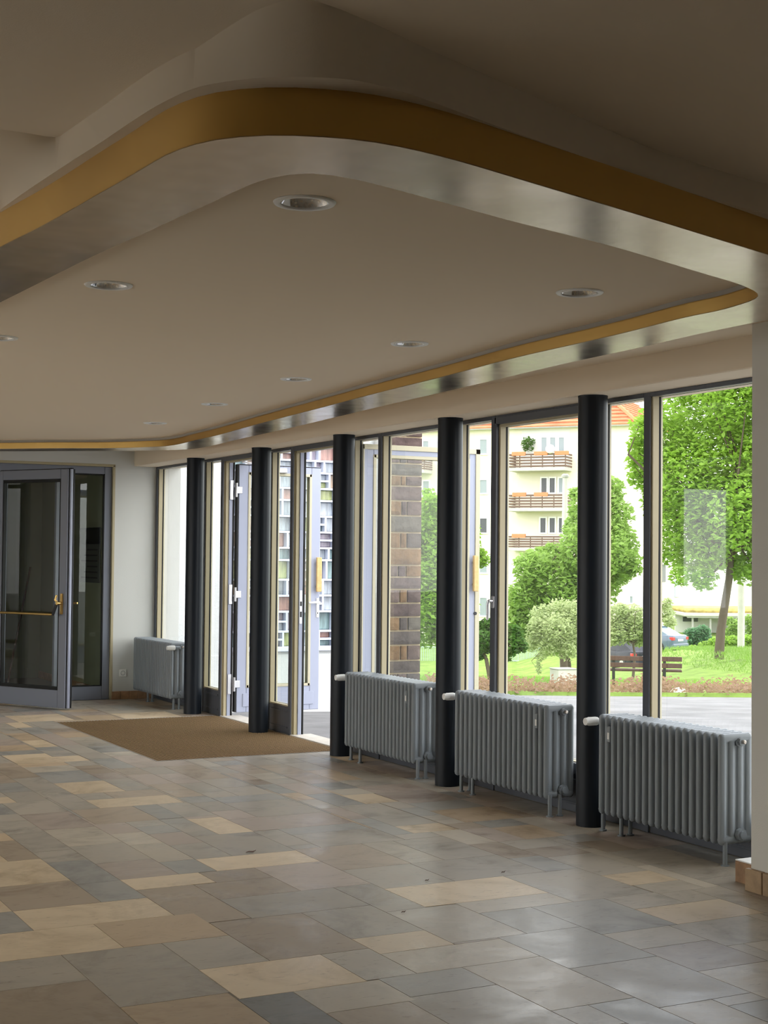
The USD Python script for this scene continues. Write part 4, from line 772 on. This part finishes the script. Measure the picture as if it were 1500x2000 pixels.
# ---- neighbouring wing: rendered wall, glass blocks, stone pier
YW2 = 17.90
wing = Thing('neighbouring_wing', (7.5, YW2, 0), 'white rendered wing of the building beyond the doorway', 'building')  # unseen upper storeys raised to keep sky light off the far wall
wing.part('wall', join([bx(5.45, 7.05, YW2, YW2+.3, -.5, 9.5), bx(7.05, 8.98, YW2, YW2+.3, -.5, .355), bx(7.05, 8.98, YW2, YW2+.3, 3.75, 9.5), bx(8.98, 9.285, YW2, YW2+.3, -.5, 9.5)]), render_white)
wing.part('plinth', join([cbox(5.45, 7.05, YW2-.02, YW2+.02, -.5, .33, .01), cbox(7.05, 9.28, YW2-.02, YW2+.02, -.5, .33, .01)]), render_white)
wing.part('return_wall', bx(5.45, 5.80, FAR+.2, YW2+.1, -.5, 9.5), render_white)
wing.part('wing_back', bx(5.45, 9.8, YW2+2.6, YW2+2.8, -.5, 9.5), dark_wall); wing.part('wing_side', bx(9.3, 9.8, YW2+.42, YW2+2.8, -.5, 9.5), render_white); wing.part('wing_roof', bx(5.45, 9.85, YW2-.02, YW2+2.8, 9.5, 9.7), gutter_m)
wing.part('downpipe', tube([(9.20, YW2-.07, -.2), (9.20, YW2-.07, 9.4)], .045, 12), gutter_m, smooth=True); wing.part('pipe_clip', join([cyl((9.20, YW2-.07, zz), (9.20, YW2-.07, zz+.03), .052, 12) for zz in (.5, 1.2, 2.1)]), gutter_m)
gbw = Thing('glass_block_screen', (8.0, YW2, .4), 'screen of tinted glass blocks in pale mortar beside the doorway', 'glass block wall')
gbw.part('sill', cbox(7.03, 9.0, YW2-.06, YW2+.1, .36, .41, .008), block_frame)
tints = {'clear': ((.42, .46, .50), .7), 'amber': ((.34, .24, .16), .25), 'green': ((.42, .46, .20), .35), 'mauve': ((.34, .29, .34), .3), 'rose': ((.42, .24, .20), .3), 'teal': ((.22, .32, .32), .3)}
tm = {k: M('block_'+k, {'g': ('geometry', {}), 'mp': ('mapping', {'scale': (22, 1, 4)}), 'n': ('noise_texture', {'scale': 1.0, 'detail': 4.0}), 'r': ('rgb_ramp', {'ramp': [(.3, tuple(np.array(c)*.6)), (.7, tuple(np.minimum(np.array(c)*1.3, 1)))]}), 'b': ('bump', {'strength': .5, 'distance': .01}), 'p': ('principled_bsdf', {'roughness': .18, 'specular_ior_level': .6})},
         [('g.position', 'mp.vector'), ('mp.vector', 'n.vector'), ('n.fac', 'r.fac'), ('r.color', 'p.base_color'), ('n.fac', 'b.height'), ('b.normal', 'p.normal')]) for k, (c, _) in tints.items()}
r4 = random.Random(5); zz = .41; cells = []
while zz < 3.6:
    hh = r4.choice([.16, .21, .21, .26]); xx = 7.05
    while xx < 8.97:
        ww = min(r4.choice([.13, .21, .26, .26]), 8.98-xx)
        if 8.98-xx-ww < .1: ww = 8.98-xx
        if hh > .2 and r4.random() < .25: cells += [(xx, xx+ww, zz, zz+hh/2), (xx, xx+ww, zz+hh/2, zz+hh)]
        else: cells.append((xx, xx+ww, zz, zz+hh))
        xx += ww
    zz += hh
mort = sbox(7.05, .41, 8.98, zz)
inn = []
for (a, b, c, d) in cells: inn.append(sbox(a+.013, c+.013, b-.013, d-.013))
mort = mort.difference(unary_union(inn)); v, f = prism(mort, 0, .16); gbw.part('mortar_grid', (np.c_[v[:, 0], YW2+.0+v[:, 2]-.02, v[:, 1]], f[:, ::-1]), block_frame)
ts = ['clear', 'clear', 'clear', 'mauve', 'mauve', 'amber', 'green', 'teal', 'rose']
for (a, b, c, d) in cells: gbw.part('glass_block', cbox(a+.013, b-.013, YW2+.075, YW2+.12, c+.013, d-.013, .012), tm[r4.choice(ts)])
gbw.part('back_board', bx(7.05, 8.98, YW2+.13, YW2+.15, .4, zz), dark_wall)
pier = Thing('stone_pier', (9.58, YW2-.15, 0), 'rough brown sandstone pier with pale joints left of the second column', 'pier')
PX0, PX1, PY = 9.30, 9.845, YW2-.16
joint_m = paint('stone_joint', (0.50, 0.39, 0.26), 0.9, 0.1)
pier.part('core', bx(PX0, PX1, PY+.02, PY+.55, -.4, 9.5), joint_m)
sm = [paint('sandstone_%d' % k, c, .9, .1, bump=.012, bscale=22, var=.3, vscale=6) for k, c in enumerate([(.095, .066, .062), (.115, .08, .072), (.085, .068, .062), (.16, .095, .05), (.105, .09, .076)])]
def rough_stone(a, b, c, d, seed):
    g_ = .0115; m = trimesh.creation.box(bounds=[(a+g_, PY-.01, c+g_), (b-g_, PY+.45, d-g_)]); v, f = trimesh.remesh.subdivide_to_size(m.vertices, m.faces, .09)
    fr = v[:, 1] < PY; e = np.minimum(np.minimum(v[:, 0]-a, b-v[:, 0]), np.minimum(v[:, 2]-c, d-v[:, 2])); v[:, 1] -= np.where(fr, np.clip(e-.01, 0, .05)/.05*(.008+.03*meshkit.noise(v*9+seed)), 0)
    return v, f
def zrow(y): return onplane(785, y, 1, PY)[2]
rows = [1315, 1290, 1260, 1232, 1205, 1178, 1151, 1127, 1104, 1071, 1040, 1007, 978, 949, 929, 905, 880, 853, 830, 805, 780, 752, 730, 705, 680]
rows = [zrow(y) for y in rows]; rows = [rows[0]-.62, rows[0]-.30]+rows
for k in range(len(rows)-1):
    c, d = rows[k], rows[k+1]
    if k % 2 == 1: cuts = [PX0, PX0+.2+r4.uniform(-.02, .03), PX0+.32+r4.uniform(-.03, .03), PX1]
    else: cuts = [PX0, PX1]
    for a, b in zip(cuts[:-1], cuts[1:]): pier.part('stone', rough_stone(a, b, c, d, k*3.1+a), r4.choice(sm), smooth=25)
gp = at_ground(815, 1335, 17.6); gp = np.array([10.02, 18.3, -.2]); gpost = Thing('gate_post', gp, 'low pale concrete post standing against the stone pier', 'post')
gpost.part('post', cbox(9.88, 10.02, 18.2, 18.34, -.3, .83, .008), render_white); gpost.part('cap', cbox(9.87, 10.03, 18.19, 18.35, .83, .86, .006), concrete)

# ---- apartment block
uR = np.array([.614, -.789, 0]); nA = np.array([-.789, -.614, 0])          # along the front to the right; outward normal
A0 = at(1100, 1230, 104.0)
def fpt(px, py):                                    # point of the front plane seen at that place
    r = ray(px, py); t = ((A0-CC) @ nA)/(r @ nA); return CC+r*t
def fuv(px, py): q = fpt(px, py)-A0; return q @ uR, q[2]+A0[2]
RA = np.stack([uR, -nA, [0, 0, 1.]], 1)              # local: x right, y into the house, z up (absolute)
def fa_(mesh): return xform(mesh, RA, (A0[0], A0[1], 0))
apt = Thing('apartment_block', (A0[0], A0[1], -3.3), 'cream apartment block with red tiled roof and slatted balconies', 'building')
u0 = fuv(700, 1000)[0]; u1 = fuv(1236, 1000)[0]; ze = fuv(1100, 833)[1]; DEP = 15.5
apt.part('wall', fa_(bx(u0, u1, 0, DEP, -5, ze)), facade)
apt.part('gutter', fa_(join([cbox(u0-.4, u1+.4, -.45, -.25, ze-.12, ze+.06, .05), cbox(u1+.25, u1+.45, -.45, DEP+.4, ze-.12, ze+.06, .05)])), gutter_m)
apt.part('soffit', fa_(bx(u0-.4, u1+.4, -.42, DEP+.4, ze-.05, ze)), facade_w)
rid = ze+6.2; e0, e1 = u0-.4, u1+.4; V = np.array([(e0, -.42, ze), (e1, -.42, ze), (e1, DEP+.4, ze), (e0, DEP+.4, ze), (e0, DEP/2, rid), (e1-DEP/2-.4, DEP/2, rid)])
rf = apt.part('roof', fa_((V, np.array([(0, 1, 5), (0, 5, 4), (1, 2, 5), (2, 3, 4), (2, 4, 5), (0, 4, 3)]))), roof_tile)
rows_ = []
for k in range(22):
    t_ = k/22; zz = ze+(rid-ze)*t_; yy = -.42+(DEP/2+.42)*t_; xe = e1-(DEP/2+.4)*t_
    rows_.append(tube([(e0, yy-.03, zz+.06), (xe, yy-.03, zz+.06)], .07, 4)); rows_.append(tube([(xe+.03, yy, zz+.06), (xe+.03, DEP+.4-(yy+.42), zz+.06)], .07, 4))
apt.part('roof_course', fa_(join(rows_)), roof_tile, kind='stuff')
apt.part('hip_ridge', fa_(tube([(e1, -.42, ze+.1), (e1-DEP/2-.4, DEP/2, rid+.1)], .16, 6)), terracotta)
def awin(px0, px1, py0, py1, pane, mull=0, off=-.02):
    a, zt = fuv(px0, py0); b, zb = fuv(px1, py1); zt = fuv((px0+px1)/2, py0)[1]; zb = fuv((px0+px1)/2, py1)[1]
    w = apt.part('window', fa_(join([bx(a-.1, a, off-.05, .05, zb-.1, zt+.1), bx(b, b+.1, off-.05, .05, zb-.1, zt+.1), bx(a, b, off-.05, .05, zt, zt+.1), bx(a, b, off-.07, .05, zb-.1, zb)]+[bx(a+(b-a)*(k+1)/(mull+1)-.05, a+(b-a)*(k+1)/(mull+1)+.05, off-.05, .05, zb, zt) for k in range(mull)])), win_white)
    w.part('pane', fa_(bx(a, b, off-.01, .02, zb, zt)), pane)
def arect(name, px0, px1, py0, py1, y0, y1, m):
    a = fuv(px0, py0)[0]; b = fuv(px1, py1)[0]; zt = fuv((px0+px1)/2, py0)[1]; zb = fuv((px0+px1)/2, py1)[1]; return apt.part(name, fa_(bx(a, b, y0, y1, zb, zt)), m)
for y0, y1, pn in ((859, 886, win_pale), (938, 963, win_pale), (1013, 1040, win_dark), (1092, 1118, win_pale), (1168, 1202, win_pale)): awin(938, 951, y0, y1, pn)
arect('loggia_wall', 1019, 1113, 840, 915, -.012, .02, facade_w)
for x_ in (1058, 1075, 1092): awin(x_, x_+10, 855, 884, win_pale)
for x_, pn in ((1058, win_dark), (1074, win_dark), (1092, win_pale)): awin(x_, x_+10, 934, 962, pn)
for x_ in (1056, 1074, 1092): awin(x_, x_+10, 1012, 1040, win_dark)
for x_ in (812, 827): awin(x_, x_+10, 862, 882, win_pale)
for x_ in (812, 827): awin(x_, x_+11, 940, 972, win_pale)
awin(1231, 1236, 1165, 1177, win_pale)
def balcony(px0, px1, py0, py1, boxes):
    a = fuv(px0, py0)[0]; b = fuv(px1, py0)[0]; zt = fuv((px0+px1)/2, py0)[1]; zb = fuv((px0+px1)/2, py1)[1]; dp = 1.5
    s_ = (104-dp)/104.; bal = apt.part('balcony', fa_(cbox(a, b, -dp, 0, zb-.25, zb, .03)), concrete)
    for k in range(5):
        zz = zb+.08+(zt-zb-.12)*k/4
        bal.part('rail_slat', fa_(join([cbox(a, b, -dp-.02, -dp+.03, zz-.055, zz+.055, .01), cbox(a-.02, a+.03, -dp, 0, zz-.055, zz+.055, .01), cbox(b-.03, b+.02, -dp, 0, zz-.055, zz+.055, .01)])), rail_wood)
    for k in range(6): xx = a+(b-a)*k/5; bal.part('rail_post', fa_(bx(xx-.03, xx+.03, -dp-.01, -dp+.05, zb, zt)), rail_wood)
    for q in boxes:
        xx = fuv(q, py0)[0]; bal.part('flower_box', fa_(cbox(xx-.5, xx+.5, -dp-.12, -dp+.08, zt-.12, zt+.16, .03)), terracotta)
    return bal, a, b, zt
bal, a, b, zt = balcony(1007, 1117, 889, 915, (1027, 1070, 1110))
q = fa_(xform(trimesh.creation.icosphere(2, .33), t=(fuv(1088, 880)[0], -1.55, fuv(1088, 880)[1]))); bal.part('satellite_dish', (q[0], q[1]), win_white, smooth=True)
balcony(1006, 1117, 968, 993, (1028, 1070)); balcony(1005, 1117, 1048, 1070, (1027,))
balcony(770, 844, 900, 920, (838,)); balcony(770, 844, 978, 997, (835,))
hg = leaves([(*(fa_(np.array([[fuv(1035, 868)[0], -.4, fuv(1035, 868)[1]]]) if False else (np.array([[fuv(1035, 868)[0], -.4, fuv(1035, 868)[1]]]), np.zeros((1, 3), int)))[0][0]), .45, .45, .5)], 220, .12, 77)
apt.part('hanging_plant', hg, leaf_dark, kind='stuff')
# side face windows
u_s = u1
apt.part('side_window', fa_(join([bx(u1-.02, u1+.04, 8.0, 9.3, 0.0, 1.3)])), win_dark)
apt.part('blue_sign', fa_(join([bx(u1, u1+.06, 12.2, 13.6, -1.2, .1)])), fence_m)

# ---- white house and carport at the right
uC = rt0; Cc = at(1340, 1250, 96.0); Cc[2] = 0
RC = np.stack([rt0, fw, [0, 0, 1.]], 1)
def ca_(mesh): return xform(mesh, RC, (Cc[0], Cc[1], 0))
def cz(py, d=96.): return at(1400, py, d)[2]
ho = Thing('white_house', (Cc[0], Cc[1], -3.3), 'plain white house wall behind the carport', 'building')
ho.part('wall', ca_(bx(4.2, 28, 21, 30, -5, cz(1105, 117))), facade_w); ho.part('eaves', ca_(cbox(4.0, 28, 20.7, 30.2, cz(1105, 117), cz(1100, 117), .05)), gutter_m)
cpt = Thing('carport', (Cc[0], Cc[1], -3.3), 'low carport with mossy flat roof behind the maple trunk', 'carport')
cpt.part('roof', ca_(cbox(-.2, 12, -.4, 5, cz(1204), cz(1197), .05)), concrete); cpt.part('moss', ca_(cbox(-.1, 11.9, -.2, 5, cz(1197), cz(1188), .12)), moss); cpt.part('fascia', ca_(cbox(0, 12, -.3, -.2, cz(1207), cz(1203), .02)), gutter_m)
for k in range(5): cpt.part('post', ca_(cbox(.35+k*1.15, .47+k*1.15, -.1, .0, -4, cz(1205), .02)), gutter_m)
cpt.part('back_wall', ca_(bx(0, 12, 3.6, 3.8, -5, cz(1205))), facade_w); cpt.part('opening', ca_(bx(.5, 1.5, 3.5, 3.62, cz(1215, 99), cz(1206, 99))), win_dark)
